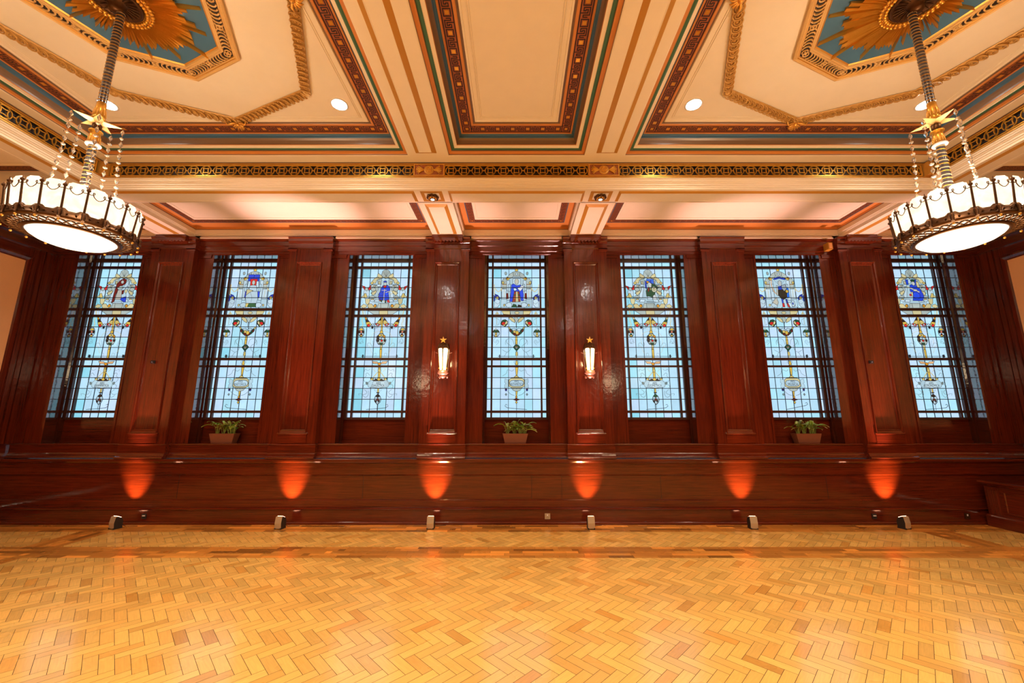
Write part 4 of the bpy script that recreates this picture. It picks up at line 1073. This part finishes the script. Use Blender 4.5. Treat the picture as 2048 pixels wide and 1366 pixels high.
def sunburst():
    out = {}
    b = MB(); r_ = random.Random(5); n = 112
    for k in range(n):
        a = 2*PI*k/n+r_.uniform(-.01, .01)
        long_ = (k % 8 == 3)
        L = .64+r_.uniform(-.04, .04) if long_ else r_.choice((.40, .45, .48, .50, .52, .43))+r_.uniform(-.015, .015)
        w0 = .0085; w1 = .004 if long_ else .0115
        d = Vector((math.cos(a), math.sin(a), 0)); s = Vector((-d.y, d.x, 0)); zo = -.012-.018*r_.random()
        if long_: zo = -.012
        p0 = d*.20; p1 = d*L
        h0, h1 = -.05+zo*.3, -.022+zo
        A0, A1, A2 = p0-s*w0+Vector((0, 0, -.03)), p0+Vector((0, 0, h0-.018)), p0+s*w0+Vector((0, 0, -.03))
        B0, B1, B2 = p1-s*w1+Vector((0, 0, zo)), p1+d*.02+Vector((0, 0, h1)), p1+s*w1+Vector((0, 0, zo))
        b.face([A0, B0, B1, A1], 'gold_br'); b.face([A1, B1, B2, A2], 'gold_br'); b.face([B0, B0+Vector((0, 0, .02)), B2+Vector((0, 0, .02)), B2, B1], 'gold')
        b.face([A0, B0, B0+Vector((0, 0, .02)), A0+Vector((0, 0, .02))], 'gold'); b.face([A2, B2, B2+Vector((0, 0, .02)), A2+Vector((0, 0, .02))], 'gold')
    out['rays'] = b
    w = MB(); w.lathe([(.25, -.03), (.255, -.055), (.225, -.075), (.185, -.075), (.17, -.05)], 'gold', 40)
    for ring in range(2):
        for k in range(40):
            a = 2*PI*(k+.5*ring)/40; rr = .235-.035*ring
            w.ball((rr*math.cos(a), rr*math.sin(a), -.075-.008*ring), .018, 'gold_br', .016, 6, 4)
    out['leaf_wreath'] = w
    c = MB(); c.lathe([(.175, -.06), (.178, -.085), (.165, -.095), (.15, -.088), (.12, -.082), (.07, -.085), (.06, -.11), (.045, -.13), (.05, -.15), (.035, -.17), (.001, -.17)], 'bronze', 32)
    for k in range(24):
        a = 2*PI*k/24; c.tube([(.07*math.cos(a), .07*math.sin(a), -.088), (.148*math.cos(a), .148*math.sin(a), -.09)], .005, 'bronze', 4)
    out['canopy_rose'] = c
    return out
gar = garland(); frm = octframe(); sb = sunburst(); ls = [leafspray(k*PI/2) for k in range(4)]
first = {}
for (cx, nm) in ((-CXC, 'left'), (CXC, 'right')):
    Zc = ZC-.002
    if not first:
        g = gar.build('garland_moulding', smooth=True); f = frm.build('octagon_frame'); first = dict(g=g, f=f)
        bk = MB(); bk.face([(*p, -.008) for p in octa(.72)], 'blue'); fb = bk.build('blue_field', f)
        s = empty('sunburst_medallion')
        for k_, v_ in sb.items(): v_.build(k_, s, smooth=(k_ != 'rays'))
        first['s'] = s; first['l'] = [q.build('leaf_spray', smooth=True) for q in ls]
    else:
        g, f, s = (copy_tree(first[k_]) for k_ in 'gfs'); first['l'] = [copy_tree(q) for q in first['l']]
    g.location = (cx, CYC, Zc); f.location = (cx, CYC, Zc); s.location = (cx, CYC, Zc-.01)
    tag(g, 'eight-sided gilt rope garland on the cream ceiling above the %s chandelier' % nm, 'moulding', 'rope garlands')
    tag(f, 'pale gilt eight-sided frame holding a blue field on the ceiling over the %s chandelier' % nm, 'ceiling frame', 'octagon frames')
    tag(s, 'gilded sunburst of rays around the ceiling fixing of the %s chandelier' % nm, 'sunburst ornament', 'sunbursts')
    for q, wh in zip(first['l'], ('right', 'window-side', 'left', 'near')):
        q.location = (cx, CYC, Zc); tag(q, 'gilt leaf spray on the %s corner of the rope garland over the %s chandelier' % (wh, nm), 'leaf ornament', 'garland leaf sprays')

# ------------------------------------------------------------------ recessed downlights
def light(name, typ, loc, energy, col, **k):
    ld_ = bpy.data.lights.new(name, typ); ld_.energy = energy; ld_.color = col
    for a, v in k.items(): setattr(ld_, a, v)
    o = bpy.data.objects.new(name, ld_); COL.objects.link(o); o.location = loc
    return o
DOWN_E = 95.
proto = None
for (cx, nm) in ((-CXC, 'left'), (CXC, 'right')):
    for (cy, far) in ((2.90, 1), (-1.55, 0)):
        for sx in (-1, 1):
            for sy in (-1, 1):
                x, y = cx+sx*1.385, cy+sy*1.27
                if proto is None:
                    proto = empty('downlight'); a = MB(); a.lathe([(.100, 0), (.102, -.006), (.092, -.009), (.084, -.006)], 'white_paint', 28); a.build('trim_ring', proto, True)
                    c = MB(); c.lathe([(.086, -.004), (.04, -.0065), (.001, -.007)], 'down_disc', 24); c.build('lens', proto, True); o = proto
                else: o = copy_tree(proto)
                o.location = (x, y, ZC-.0)
                pos = ('inner' if sx*cx < 0 else 'outer')
                tag(o, 'round lit downlight in the %s%s coffer, %s corner %s' % ('' if far else 'rear ', nm, pos, 'by the window beam' if sy > 0 else 'towards the room') + ('' if far else ' '), 'downlight', 'ceiling downlights')
                l = light('downlight_beam', 'SPOT', (x, y, ZC-.03), DOWN_E, (1, .76, .50), shadow_soft_size=.07, spot_size=2.5, spot_blend=.8)

# ------------------------------------------------------------------ chandeliers
def chandelier():
    root = empty('chandelier')
    NP = 20; Zt, Zb, Rt, Rb = 3.425, 3.20, .368, .352
    def pt(a, r, z): return (r*math.cos(a), r*math.sin(a), z)
    rod = MB(); r0 = .027
    zz = 5.18
    seg = 46; z0, z1 = 5.16, 4.26
    for (a, b_) in ((5.16, 4.26), (3.86, 3.22)):
        rod.lathe([(r0, a), (r0, b_)], 'ebony', 14)
        n = int((a-b_)/.060)
        for i in range(n):
            t = b_+(a-b_)*(i+.5)/n
            pts = [(r0*1.03*math.cos(q), r0*1.03*math.sin(q), t+.006*math.sin(q)) for q in [2*PI*j/12 for j in range(12)]]
            rod.tube(pts, .0035, 'gold_br', 4, closed=True)
            pts = [(r0*.995*math.cos(q), r0*.995*math.sin(q), t+.03+.006*math.sin(q)) for q in [2*PI*j/12 for j in range(12)]]
            rod.tube(pts, .0045, 'steel', 4, closed=True)
    rod.build('striped_rod', root, True)
    col = MB()
    col.lathe([(.022, 4.27), (.030, 4.265), (.033, 4.20), (.040, 4.14), (.03, 4.13), (.045, 4.12), (.045, 4.105), (.02, 4.10)], 'gold_br', 20)
    col.lathe([(.02, 4.07), (.03, 4.06), (.03, 4.02), (.024, 4.005)], 'bronze', 20)
    col.lathe([(.024, 4.005), (.044, 4.0), (.044, 3.99), (.03, 3.985), (.034, 3.95), (.038, 3.90), (.03, 3.885)], 'gold_br', 20)
    for k in range(12):
        a = 2*PI*k/12; col.tube([pt(a, .036, 3.895), pt(a, .034, 3.945)], .005, 'gold', 4); col.tube([pt(a, .040, 4.145), pt(a, .033, 4.20)], .004, 'gold', 4)
    col.build('fluted_collar', root, True)
    wd = MB(); wd.lathe([(.022, 3.885), (.048, 3.882), (.050, 3.872), (.046, 3.865), (.022, 3.863)], 'white_paint', 24); wd.build('white_disc', root, True)
    star = MB(); R1, R2, zc = .155, .055, 4.085
    ps = [(R1 if i % 2 == 0 else R2, PI/2+.25+2*PI*i/10) for i in range(10)]
    for i in range(10):
        (ra, a), (rb_, b2) = ps[i], ps[(i+1) % 10]
        for s in (-1, 1): star.face([pt(a, ra, zc), pt(b2, rb_, zc), (0, 0, zc+s*.035)], 'gold_star')
    star.build('star', root)
    rib = None
    for k in range(NP):
        a = 2*PI*k/NP; da = 2*PI/NP; a0, a1 = a+da*.02, a+da*.98
        g = MB()
        def L_(t, z): 
            rr = Rb+(Rt-Rb)*(z-Zb)/(Zt-Zb); p, q = Vector(pt(a0, rr, z)), Vector(pt(a1, rr, z)); return p.lerp(q, t)
        prof = [(0, Zb), (1, Zb), (1, Zt-.040), (.93, Zt-.036), (.90, Zt-.014), (.80, Zt-.008), (.74, Zt), (.26, Zt), (.20, Zt-.008), (.10, Zt-.014), (.07, Zt-.036), (0, Zt-.040)]
        q = [L_(t, z) for t, z in prof]; g.face(q, 'lamp_glass'); c = Vector((0, 0, 0)); inn = [Vector((p.x*.985, p.y*.985, p.z)) for p in q]; g.face(inn[::-1], 'lamp_glass')
        for i in range(len(q)): g.face([q[i], q[(i+1) % len(q)], inn[(i+1) % len(q)], inn[i]], 'lamp_glass')
        g.build('glass_panel', root)
        r = MB(); r.tube([pt(a, Rb+.006, Zb-.01), pt(a, Rt+.006, Zt-.045)], [.0072, .0062], 'bronze', 6); r.ball(pt(a, Rt+.008, Zt-.036), .013, 'bronze', n=8, m=6); r.tube([pt(a, Rt+.008, Zt-.028), pt(a, Rt+.008, Zt-.006)], [.005, .002], 'bronze', 5)
        r.build('rib', root, True)
    sc_ = MB()
    for k in range(NP):
        a = 2*PI*k/NP; da = 2*PI/NP; z = Zt-.062; R = Rt+.008
        P = [(0, .006), (.12, .0), (.22, .002), (.29, .012), (.275, .024), (.225, .024), (.215, .010), (.28, -.010), (.40, -.024), (.5, -.028), (.60, -.024), (.72, -.010), (.785, .010), (.775, .024), (.725, .024), (.71, .012), (.78, .002), (.88, .0), (1, .006)]
        cr_ = [pt(a+da*t, R*(1-.012*math.sin(PI*t)), z+h) for t, h in P]
        sc_.tube(cr_, .0030, 'bronze', 4, caps=False)
    sc_.build('wire_scroll', root, True)
    ring = MB()
    # band with a wavy top edge
    n = NP*12; rows = []
    def top(t):
        u = (t*NP) % 1; return 3.20+(.018 if (u < .22 or u > .78) else (.008 if (u < .32 or u > .68) else 0))
    rows = [[pt(2*PI*i/n, rr, (top(i/n)+zo) if tp else zo) for i in range(n)] for rr, zo, tp in ((.350, 0, 1), (.362, .001, 1), (.366, -.012, 1), (.364, 3.165, 0), (.372, 3.158, 0), (.368, 3.148, 0), (.356, 3.142, 0), (.338, 3.140, 0), (.336, 3.146, 0))]
    ring.grid(rows, 'bronze', True)
    for k in range(NP):
        a = 2*PI*k/NP
        ring.tube([pt(a, .372, 3.205), pt(a, .378, 3.19), pt(a, .374, 3.16), pt(a, .378, 3.145)], [.010, .012, .008, .010], 'bronze', 6); ring.ball(pt(a, .372, 3.128), .009, 'gold', n=8, m=5)
        for s in (-.3, .3): ring.ball(pt(a+2*PI/NP*s, .368, 3.178), .006, 'bronze', n=6, m=4)
    ring.lathe([(.272, 3.132), (.278, 3.122), (.262, 3.112), (.248, 3.114), (.244, 3.124)], 'bronze', 48)
    ring.build('bronze_band', root, True)
    op = MB()   # pierced ring between band and bowl
    for k in range(NP*2):
        a = 2*PI*k/(NP*2); da = PI/NP
        def c(t, u): return pt(a+da*t, .274+.064*u, 3.130+.012*u)
        op.tube([c(0, 0), c(.35, .3), c(.5, .5), c(.65, .7), c(1, 1)], .0068, 'bronze', 4, caps=False)
        op.tube([c(1, 0), c(.65, .3), c(.5, .5), c(.35, .7), c(0, 1)], .0068, 'bronze', 4, caps=False)
        op.ball(c(.5, .5), .008, 'bronze', n=6, m=4)
    op.build('pierced_ring', root, True)
    gi = MB(); gi.lathe([(.325, 3.150), (.30, 3.146), (.28, 3.142)], 'lamp_glass', 48); gi.build('inner_glass', root)
    bo = MB(); bo.lathe([(.252, 3.124), (.235, 3.104), (.20, 3.080), (.15, 3.062), (.08, 3.050), (.001, 3.047)], 'lamp_bowl', 48); bo.build('glass_bowl', root, True)
    tg = MB(); tg.lathe([(.351, Zb), (.02, Zb+.01)], 'white_paint', 40); tg.build('inner_tray', root)
    # crystal chains from the star points
    for i in range(5):
        a = PI/2+.25+2*PI*i/5; ch = MB()
        p0, p1 = Vector(pt(a, R1, 4.075)), Vector(pt(a+.05, .205, Zt-.12)); n = 14; wire = []
        for j in range(n+1):
            t = j/n; p = p0.lerp(p1, t); sag = math.sin(PI*t)*.012; dr = Vector((math.cos(a), math.sin(a), 0)); p = p-dr*sag; wire.append(p)
        ch.tube(wire, .0012, 'gold', 3)
        for j in range(n):
            p = (wire[j]+wire[j+1])/2
            if j % 2 == 0: ch.lathe([(.001, .030), (.008, .016), (.014, .0), (.008, -.016), (.001, -.030)], 'crystal', 6, tuple(p))
            else: ch.lathe([(.001, .012), (.011, .008), (.016, 0), (.011, -.008), (.001, -.012)], 'crystal', 8, tuple(p))
        ch.build('crystal_chain', root)
    for ch in kids(root):
        if ch.name.split('.')[0] in ('glass_panel', 'rib', 'wire_scroll', 'bronze_band', 'pierced_ring', 'inner_glass', 'glass_bowl', 'inner_tray'): ch.location.z = -.06
    return root
M['gold_star'] = simple('pale_gilt_star', (.86, .60, .28), .35, metal=.35)
ch0 = chandelier()
spots = [(-3.48, 2.93, 'left'), (3.48, 2.93, 'right'), (-3.48, -1.55, 'left'), (3.48, -1.55, 'right')]  # rear pair is out of view, added for general fill light
for i, (x, y, nm) in enumerate(spots):
    c = ch0 if i == 0 else copy_tree(ch0)
    c.location = (x, y, 0)
    if i % 2: c.rotation_euler = (0, 0, .35)
    tag(c, 'lit drum chandelier of cream glass panels with crystal chains, nearer the %s wall' % nm if y > 0 else 'unseen drum chandelier added as fill light behind the viewer, nearer the %s wall' % nm, 'chandelier', 'drum chandeliers')
    light('chandelier_bulbs', 'POINT', (x, y, 3.27), 62, (1, .73, .46), shadow_soft_size=.12)
    light('added_bowl_fill', 'POINT', (x, y, 2.84), 15, (1, .72, .42), shadow_soft_size=.24)  # added lamp hung below the opaque bowl, supplies its downward light
    if y < 0:
        for ch in kids(c):
            if ch.name.startswith(('crystal', 'wire')): bpy.data.objects.remove(ch)

# ------------------------------------------------------------------ wall lanterns
def sconce():
    root = empty('star_lantern'); yc = -.085
    n = 6; Zb, Zt, rb, rt = 2.405, 2.735, .060, .098
    def pt(k, r, z): a = PI/6+k*PI/3; return (r*math.cos(a), yc+r*math.sin(a)*.85, z)
    for k in range(n):
        g = MB(); q = [pt(k, rb, Zb), pt(k+1, rb, Zb), pt(k+1, rt, Zt)]; A_, B_ = Vector(pt(k, rt, Zt)), Vector(pt(k+1, rt, Zt))
        q = [pt(k, rb, Zb), pt(k+1, rb, Zb), pt(k+1, rt, Zt), tuple(B_.lerp(A_, .15)+Vector((0, 0, .02))), tuple(B_.lerp(A_, .3)+Vector((0, 0, .038))), tuple(B_.lerp(A_, .7)+Vector((0, 0, .038))), tuple(B_.lerp(A_, .85)+Vector((0, 0, .02))), pt(k, rt, Zt)]
        g.face(q, 'sconce_glass'); g.build('glass_pane', root)
        r = MB(); r.tube([pt(k, rb+.004, Zb-.01), pt(k, rt+.004, Zt+.03)], [.008, .010], 'bronze', 6); r.ball(pt(k, rb+.01, Zb+.03), .011, 'gold', .02, 8, 5); r.build('rib', root, True)
    w = MB(); w.tube([pt(k, rt*.955+.008, Zt-.045) for k in range(6)], .0035, 'pink_brass', 5, closed=True)
    for s in (-1, 1): w.tube([(s*.10, yc+.02, Zt-.045), (s*.135, yc+.03, Zt-.03)], .0035, 'pink_brass', 5)
    w.build('wire_band', root, True)
    c = MB()
    for k in range(6):
        p, q = Vector(pt(k, rt+.006, Zt+.03)), Vector(pt(k+1, rt+.006, Zt+.03)); apx = Vector((0, yc, 2.885))
        for j in range(5):
            b_ = p.lerp(q, (j+.5)/5); m_ = b_.lerp(apx, .5)+Vector(((b_.x)*.28, (b_.y-yc)*.28, .018))
            c.tube([b_, m_, apx.lerp(b_, .18)], [.009, .010, .006], 'bronze', 5)
    c.lathe([(.030, 2.865), (.02, 2.89), (.001, 2.895)], 'bronze', 12, (0, yc, 0)); c.build('fluted_cap', root, True)
    b = MB()
    rows = lambda prof: [[(r*math.cos(t), yc+r*math.sin(t)*.85, z) for t in [2*PI*i/24 for i in range(24)]] for r, z in prof]
    b.grid(rows([(.05, 2.41), (.072, 2.405), (.082, 2.39), (.078, 2.375), (.088, 2.37), (.088, 2.355), (.06, 2.33), (.045, 2.325), (.05, 2.315), (.048, 2.30), (.02, 2.275), (.001, 2.27)]), 'pink_brass', True)
    b.build('base_cup', root, True)
    f = MB()
    for s in (-1, 1):
        for k in range(5):
            a = -.5+.28*k; p = Vector((s*.03, yc+.05, 2.30)); d = Vector((s*math.cos(a), 0, -math.sin(a)*.8))
            f.tube([p, p+d*.035+Vector((0, -.01, 0)), p+d*.050], [.006, .008, .003], 'pink_brass', 5)
    f.box(-.045, .045, yc+.03, .016, 2.27, 2.42, 'bronze'); f.build('bracket', root, True)
    s = MB(); pts = [((.060 if i % 2 == 0 else .024)*math.cos(PI/2+i*PI/5), (.060 if i % 2 == 0 else .024)*math.sin(PI/2+i*PI/5)) for i in range(10)]
    for i in range(10):
        p, q = pts[i], pts[(i+1) % 10]
        for e in (-1, 1): s.face([(p[0], yc-.075, 2.90+p[1]), (q[0], yc-.075, 2.90+q[1]), (0, yc-.075+e*.014, 2.90)], 'gold_star2')
    s.tube([(0, yc-.065, 2.89), (0, yc-.0, 2.88)], .006, 'bronze', 6); s.build('star', root)
    return root
M['gold_star2'] = simple('yellow_gilt_star', (.85, .50, .10), .3, metal=.3)
sc0 = sconce()
for i, (x, nm) in enumerate(((-1.21, 'left'), (1.21, 'right'))):
    s = sc0 if i == 0 else copy_tree(sc0); s.location = (x, YP, 0)
    tag(s, 'lit wall lantern with a gold star on top, the %s one of the pair' % nm, 'wall lantern', 'star wall lanterns')
    light('lantern_glow', 'POINT', (x, YP-.30, 2.56), 5, (1, .62, .28), shadow_soft_size=.06)

# ------------------------------------------------------------------ floor uplighters
def uplighter():
    root = empty('floor_uplighter')
    b = MB(); prof = [(-.055, .012), (-.062, .09), (-.048, .17), (-.03, .182), (.035, .150), (.055, .10), (.05, .012)]
    w = .052
    for (y0, z0), (y1, z1) in zip(prof, prof[1:]): b.face([(-w, y0, z0), (w, y0, z0), (w, y1, z1), (-w, y1, z1)], 'steel')
    b.face([(-w, y, z) for y, z in prof], 'dark'); b.face([(w, y, z) for y, z in prof[::-1]], 'dark'); b.face([(-w, prof[0][0], .012), (w, prof[0][0], .012), (w, prof[-1][0], .012), (-w, prof[-1][0], .012)], 'dark')
    b.build('housing', root)
    l = MB(); l.box(-.042, .042, -.022, .028, .164, .168, 'par_lens'); l.xform(lambda v: Vector((v.x, v.y, v.z+.006-(v.y)*.48))); l.build('lamp_lens', root)
    f = MB()
    for sx in (-1, 1): f.box(sx*.045-.008, sx*.045+.008, -.06, .055, 0, .02, 'dark')
    f.build('foot', root)
    c = MB(); c.tube([(.03, .05, .05), (.05, .10, .012), (.12, .14, .008), (.2, .16, .008)], .004, 'dark', 5); c.build('power_lead', root)
    return root
up0 = uplighter()
ulab = ['below the leftmost pilaster', 'below the second pilaster from the left', 'below the left star lantern', 'below the right star lantern', 'below the second pilaster from the right', 'below the rightmost pilaster']
UE = [42, 60, 60, 42, 42, 60]
for i, x in enumerate((-6.04, -3.56, -1.29, 1.12, 3.56, 5.84)):
    u = up0 if i == 0 else copy_tree(up0); u.location = (x, 6.40, 0); u.rotation_euler = (0, 0, (-.25, -.12, 0, 0, -.1, .2)[i])
    tag(u, 'small silver uplighter on the floor '+ulab[i], 'uplighter', 'floor uplighters')
    l = light('uplighter_beam', 'SPOT', (x, 6.385, .20), UE[i]*(17 if i in (1, 4) else 10), (1, .53, .48), shadow_soft_size=.025, spot_size=.52 if i in (1, 4) else .58, spot_blend=1.)
    wl = light('uplighter_wash', 'SPOT', (x, 6.385, .20), UE[i]*1.7, (1, .52, .17), shadow_soft_size=.02, spot_size=.98, spot_blend=1.)
    wl.rotation_euler = (Vector((x*1.003, 6.66, .64))-Vector((x, 6.385, .20))).to_track_quat('-Z', 'Y').to_euler()
    tx = (-6.08, -3.60, -1.25, 1.17, 3.60, 5.98)[i]
    l.rotation_euler = (Vector((tx, 6.22 if i in (1, 4) else 6.42, 4.6))-Vector((x, 6.42, .20))).to_track_quat('-Z', 'Y').to_euler()

# ------------------------------------------------------------------ troughs with plants
def trough(wx_, dx, seed, label):
    root = empty('planter_trough', (wx_+dx, 6.90, ZS))
    b = MB(); h = .155
    def R(w, d, z): return [(-w, -d, z), (w, -d, z), (w, d, z), (-w, d, z)]
    rows = [R(.175, .06, 0), R(.176, .062, .004), R(.212, .078, h), R(.214, .08, h), R(.204, .07, h), R(.200, .066, h-.02)]
    b.grid(rows, 'terracotta', True); b.face(R(.175, .06, 0)[::-1], 'terracotta'); b.build('trough', root)
    s = MB(); s.face(R(.198, .064, h-.018), 'soil'); s.build('soil', root)
    r = random.Random(seed)
    for pi, px in enumerate((-.13, -.02, .09, .15)):
        p = MB(); st_ = MB()
        for k in range(13):
            a = r.uniform(0, 2*PI); L = r.uniform(.15, .27); el = r.uniform(.5, 1.45); w = r.uniform(.018, .032)
            base = Vector((px+r.uniform(-.02, .02), r.uniform(-.02, .02), h-.02)); hd = Vector((math.cos(a), math.sin(a)*.42, 0))
            stem = base+Vector((hd.x*.03, hd.y*.03, r.uniform(.06, .15)))
            st_.tube([base, stem], .003, 'stem', 4)
            rows = []; N = 6; g = (r.uniform(.14, .36), r.uniform(.30, .48), r.uniform(.04, .10)); pale = (.62, .62, .32)
            pts = []
            for i in range(N+1):
                t = i/N; up_ = math.sin(el)*t-1.0*t*t*.6
                pts.append(stem+hd*(math.cos(el)*L*t*1.25)+Vector((0, 0, up_*L)))
            sd = Vector((-hd.y, hd.x, .15)).normalized()
            for i in range(N):
                w0, w1 = (w*math.sin(PI*min(1, (i/N)**.8)) if i else .002), w*math.sin(PI*min(1, ((i+1)/N)**.8))
                a_, b2 = pts[i], pts[i+1]; lift = Vector((0, 0, .008))
                p.face([a_-sd*w0+lift, b2-sd*w1+lift, b2, a_], 'leaf', pale if i in (0, 5) and k % 2 else g); p.face([a_, b2, b2+sd*w1+lift, a_+sd*w0+lift], 'leaf', g)
                if k % 3 == 0: p.face([a_-sd*w0*.35+lift*1.15, b2-sd*w1*.35+lift*1.15, b2+sd*w1*.35+lift*1.15, a_+sd*w0*.35+lift*1.15], 'leaf', pale)
        for bq in (p, st_):      # keep the foliage inside the niche
            bq.xform(lambda v: Vector((v.x, min(v.y, .085), v.z)))
        lf = p.build('leaves', root); st_.build('stems', lf)
    return tag(root, label, 'planter', 'planter troughs on the window sills')
trough(WX[1], -.09, 2, 'brown trough of variegated plants in the second window niche from the left')
trough(WX[3], -.02, 9, 'brown trough of variegated plants in the middle window niche')
trough(WX[5], .05, 21, 'brown trough of variegated plants in the second window niche from the right')

# ------------------------------------------------------------------ small fittings
def socket(x, z, label, metal='steel'):
    root = empty('power_socket')
    b = MB(); yf = 6.625; b.box(x-.042, x+.042, yf-.009, yf, z-.042, z+.042, metal); b.build('plate', root)
    s = MB(); s.box(x-.009, x+.009, yf-.013, yf-.009, z+.004, z+.03, 'white_paint'); s.build('rocker_switch', root)
    h = MB()
    for dx, dz in ((0, -.004), (-.011, -.022), (.011, -.022)): h.box(x+dx-.003, x+dx+.003, yf-.0095, yf-.0089, z+dz-.005, z+dz+.005, 'dark')
    h.build('pin_holes', root); tag(root, label, 'socket')
socket(.485, .122, 'single steel wall socket on the skirting right of the middle window')
socket(7.06, .122, 'tarnished wall socket on the skirting beside the low cabinet', 'bronze')
for x, lb in ((5.60, 'small dark socket with a white tip on the skirting left of the last uplighter'), (-5.83, 'small dark socket with a white tip on the skirting right of the first uplighter')):
    root = empty('plug_point'); b = MB(); b.box(x-.035, x+.035, 6.612, 6.625, .085, .16, 'dark'); b.build('plate', root)
    t = MB(); t.box(x-.02, x+.022, 6.604, 6.612, .125, .138, 'white_paint'); t.build('plug', root); tag(root, lb, 'socket')
for x, nm in ((-6.09, 'leftmost'), (5.94, 'rightmost')):
    root = empty('sensor_box'); y = YP+.016
    b = MB(); b.box(x-.03, x+.03, y-.03, y, 2.53, 2.58, 'dark'); b.build('case', root)
    c = MB(); c.lathe([(.012, 0), (.012, .012), (.001, .014)], 'ebony', 12); c.xform(lambda v: Vector((x+v.x, y-.03-v.z, 2.555+v.y))); c.build('sensor_eye', root, True)
    tag(root, 'small black sensor box on the %s pilaster' % nm, 'sensor', 'pilaster sensors')
root = empty('beam_sensor'); b = MB(); b.box(5.47, 5.55, 6.57, 6.68, 4.54, 4.665, 'gold_flat'); b.build('case', root); c = MB(); c.box(5.485, 5.535, 6.565, 6.57, 4.555, 4.65, 'beige'); c.build('front_cover', root)
tag(root, 'small yellowish sensor high up beside the rightmost pilaster', 'sensor')

# low cabinet along the right wall
root = empty('low_cabinet', (0, 0, 0))
X0, X1, Y0, Y1 = 7.33, 8.24, 2.2, 6.55
c = MB(); c.box(X0, X1, Y0, Y1, .18, .60, 'wood_y'); c.build('body', root)
c = MB(); rect_ring(c, XY, (X0-.06, X1+.0, Y0-.06, Y1+.03), [(.05, .60, 'wood_y'), (.03, .615, 'wood_y'), (.02, .63, 'wood_y'), (.012, .64, 'wood_y'), (0, .645, 'wood_y'), (0, .672, 'wood_y'), (.012, .678, 'wood_y')], 'wood_y'); c.build('moulded_top', root)
c = MB(); rect_ring(c, XY, (X0-.03, X1, Y0-.03, Y1+.02), [(0, 0, 'wood_y'), (0, .155, 'wood_y'), (.008, .165, 'wood_y'), (.012, .178, 'wood_y'), (.03, .182, 'wood_y')]); c.build('plinth', root)
for yq in (Y1-.19, Y1-2.3, Y0+.05):
    c = MB(); c.box(X0-.015, X0, yq, yq+.15, .182, .56, 'wood_v')
    for k in range(6): c.tube([(X0-.015, yq+.02+k*.022, .195), (X0-.015, yq+.02+k*.022, .545)], .008, 'wood_v', 6)
    c.box(X0-.03, X0, yq-.01, yq+.16, .56, .585, 'wood_v'); c.build('fluted_pilaster', root, False)
for y0_, y1_ in ((Y1-2.1, Y1-.24), (Y0+.25, Y1-2.36)):
    c = MB(); rect_ring(c, lambda a, b_, d: (X0-d, a, b_), (y0_, y1_, .22, .55), [(0, 0, 'wood_y'), (.004, .01, 'wood_y'), (.02, .012, 'wood_y'), (.03, .002, 'wood_y')], 'wood_y'); c.build('sunk_panel', root)
tag(root, 'low dark wooden cabinet with fluted corner pilaster by the right wall', 'cabinet')

# ------------------------------------------------------------------ camera, world, view
cam = bpy.data.cameras.new('camera'); co = bpy.data.objects.new('camera', cam); COL.objects.link(co)
cam.sensor_width = 36; cam.lens = 796/2048*36; cam.shift_x = -9/2048.
co.location = (0, 0, 1.7); co.rotation_euler = (math.radians(90+10.3), 0, 0); cam.clip_start = .05
SC.camera = co
w = bpy.data.worlds.new('world'); SC.world = w; w.use_nodes = True
w.node_tree.nodes['Background'].inputs[0].default_value = (.5, .62, .75, 1); w.node_tree.nodes['Background'].inputs[1].default_value = .3
SC.view_settings.view_transform = 'Standard'; SC.view_settings.look = 'None'; SC.view_settings.gamma = 1; SC.view_settings.use_curve_mapping = False
SC.view_settings.exposure = .85
try:
    SC.cycles.use_denoising = True; SC.cycles.max_bounces = 8; SC.cycles.sample_clamp_indirect = 6; SC.cycles.caustics_reflective = False; SC.cycles.caustics_refractive = False
except Exception: pass
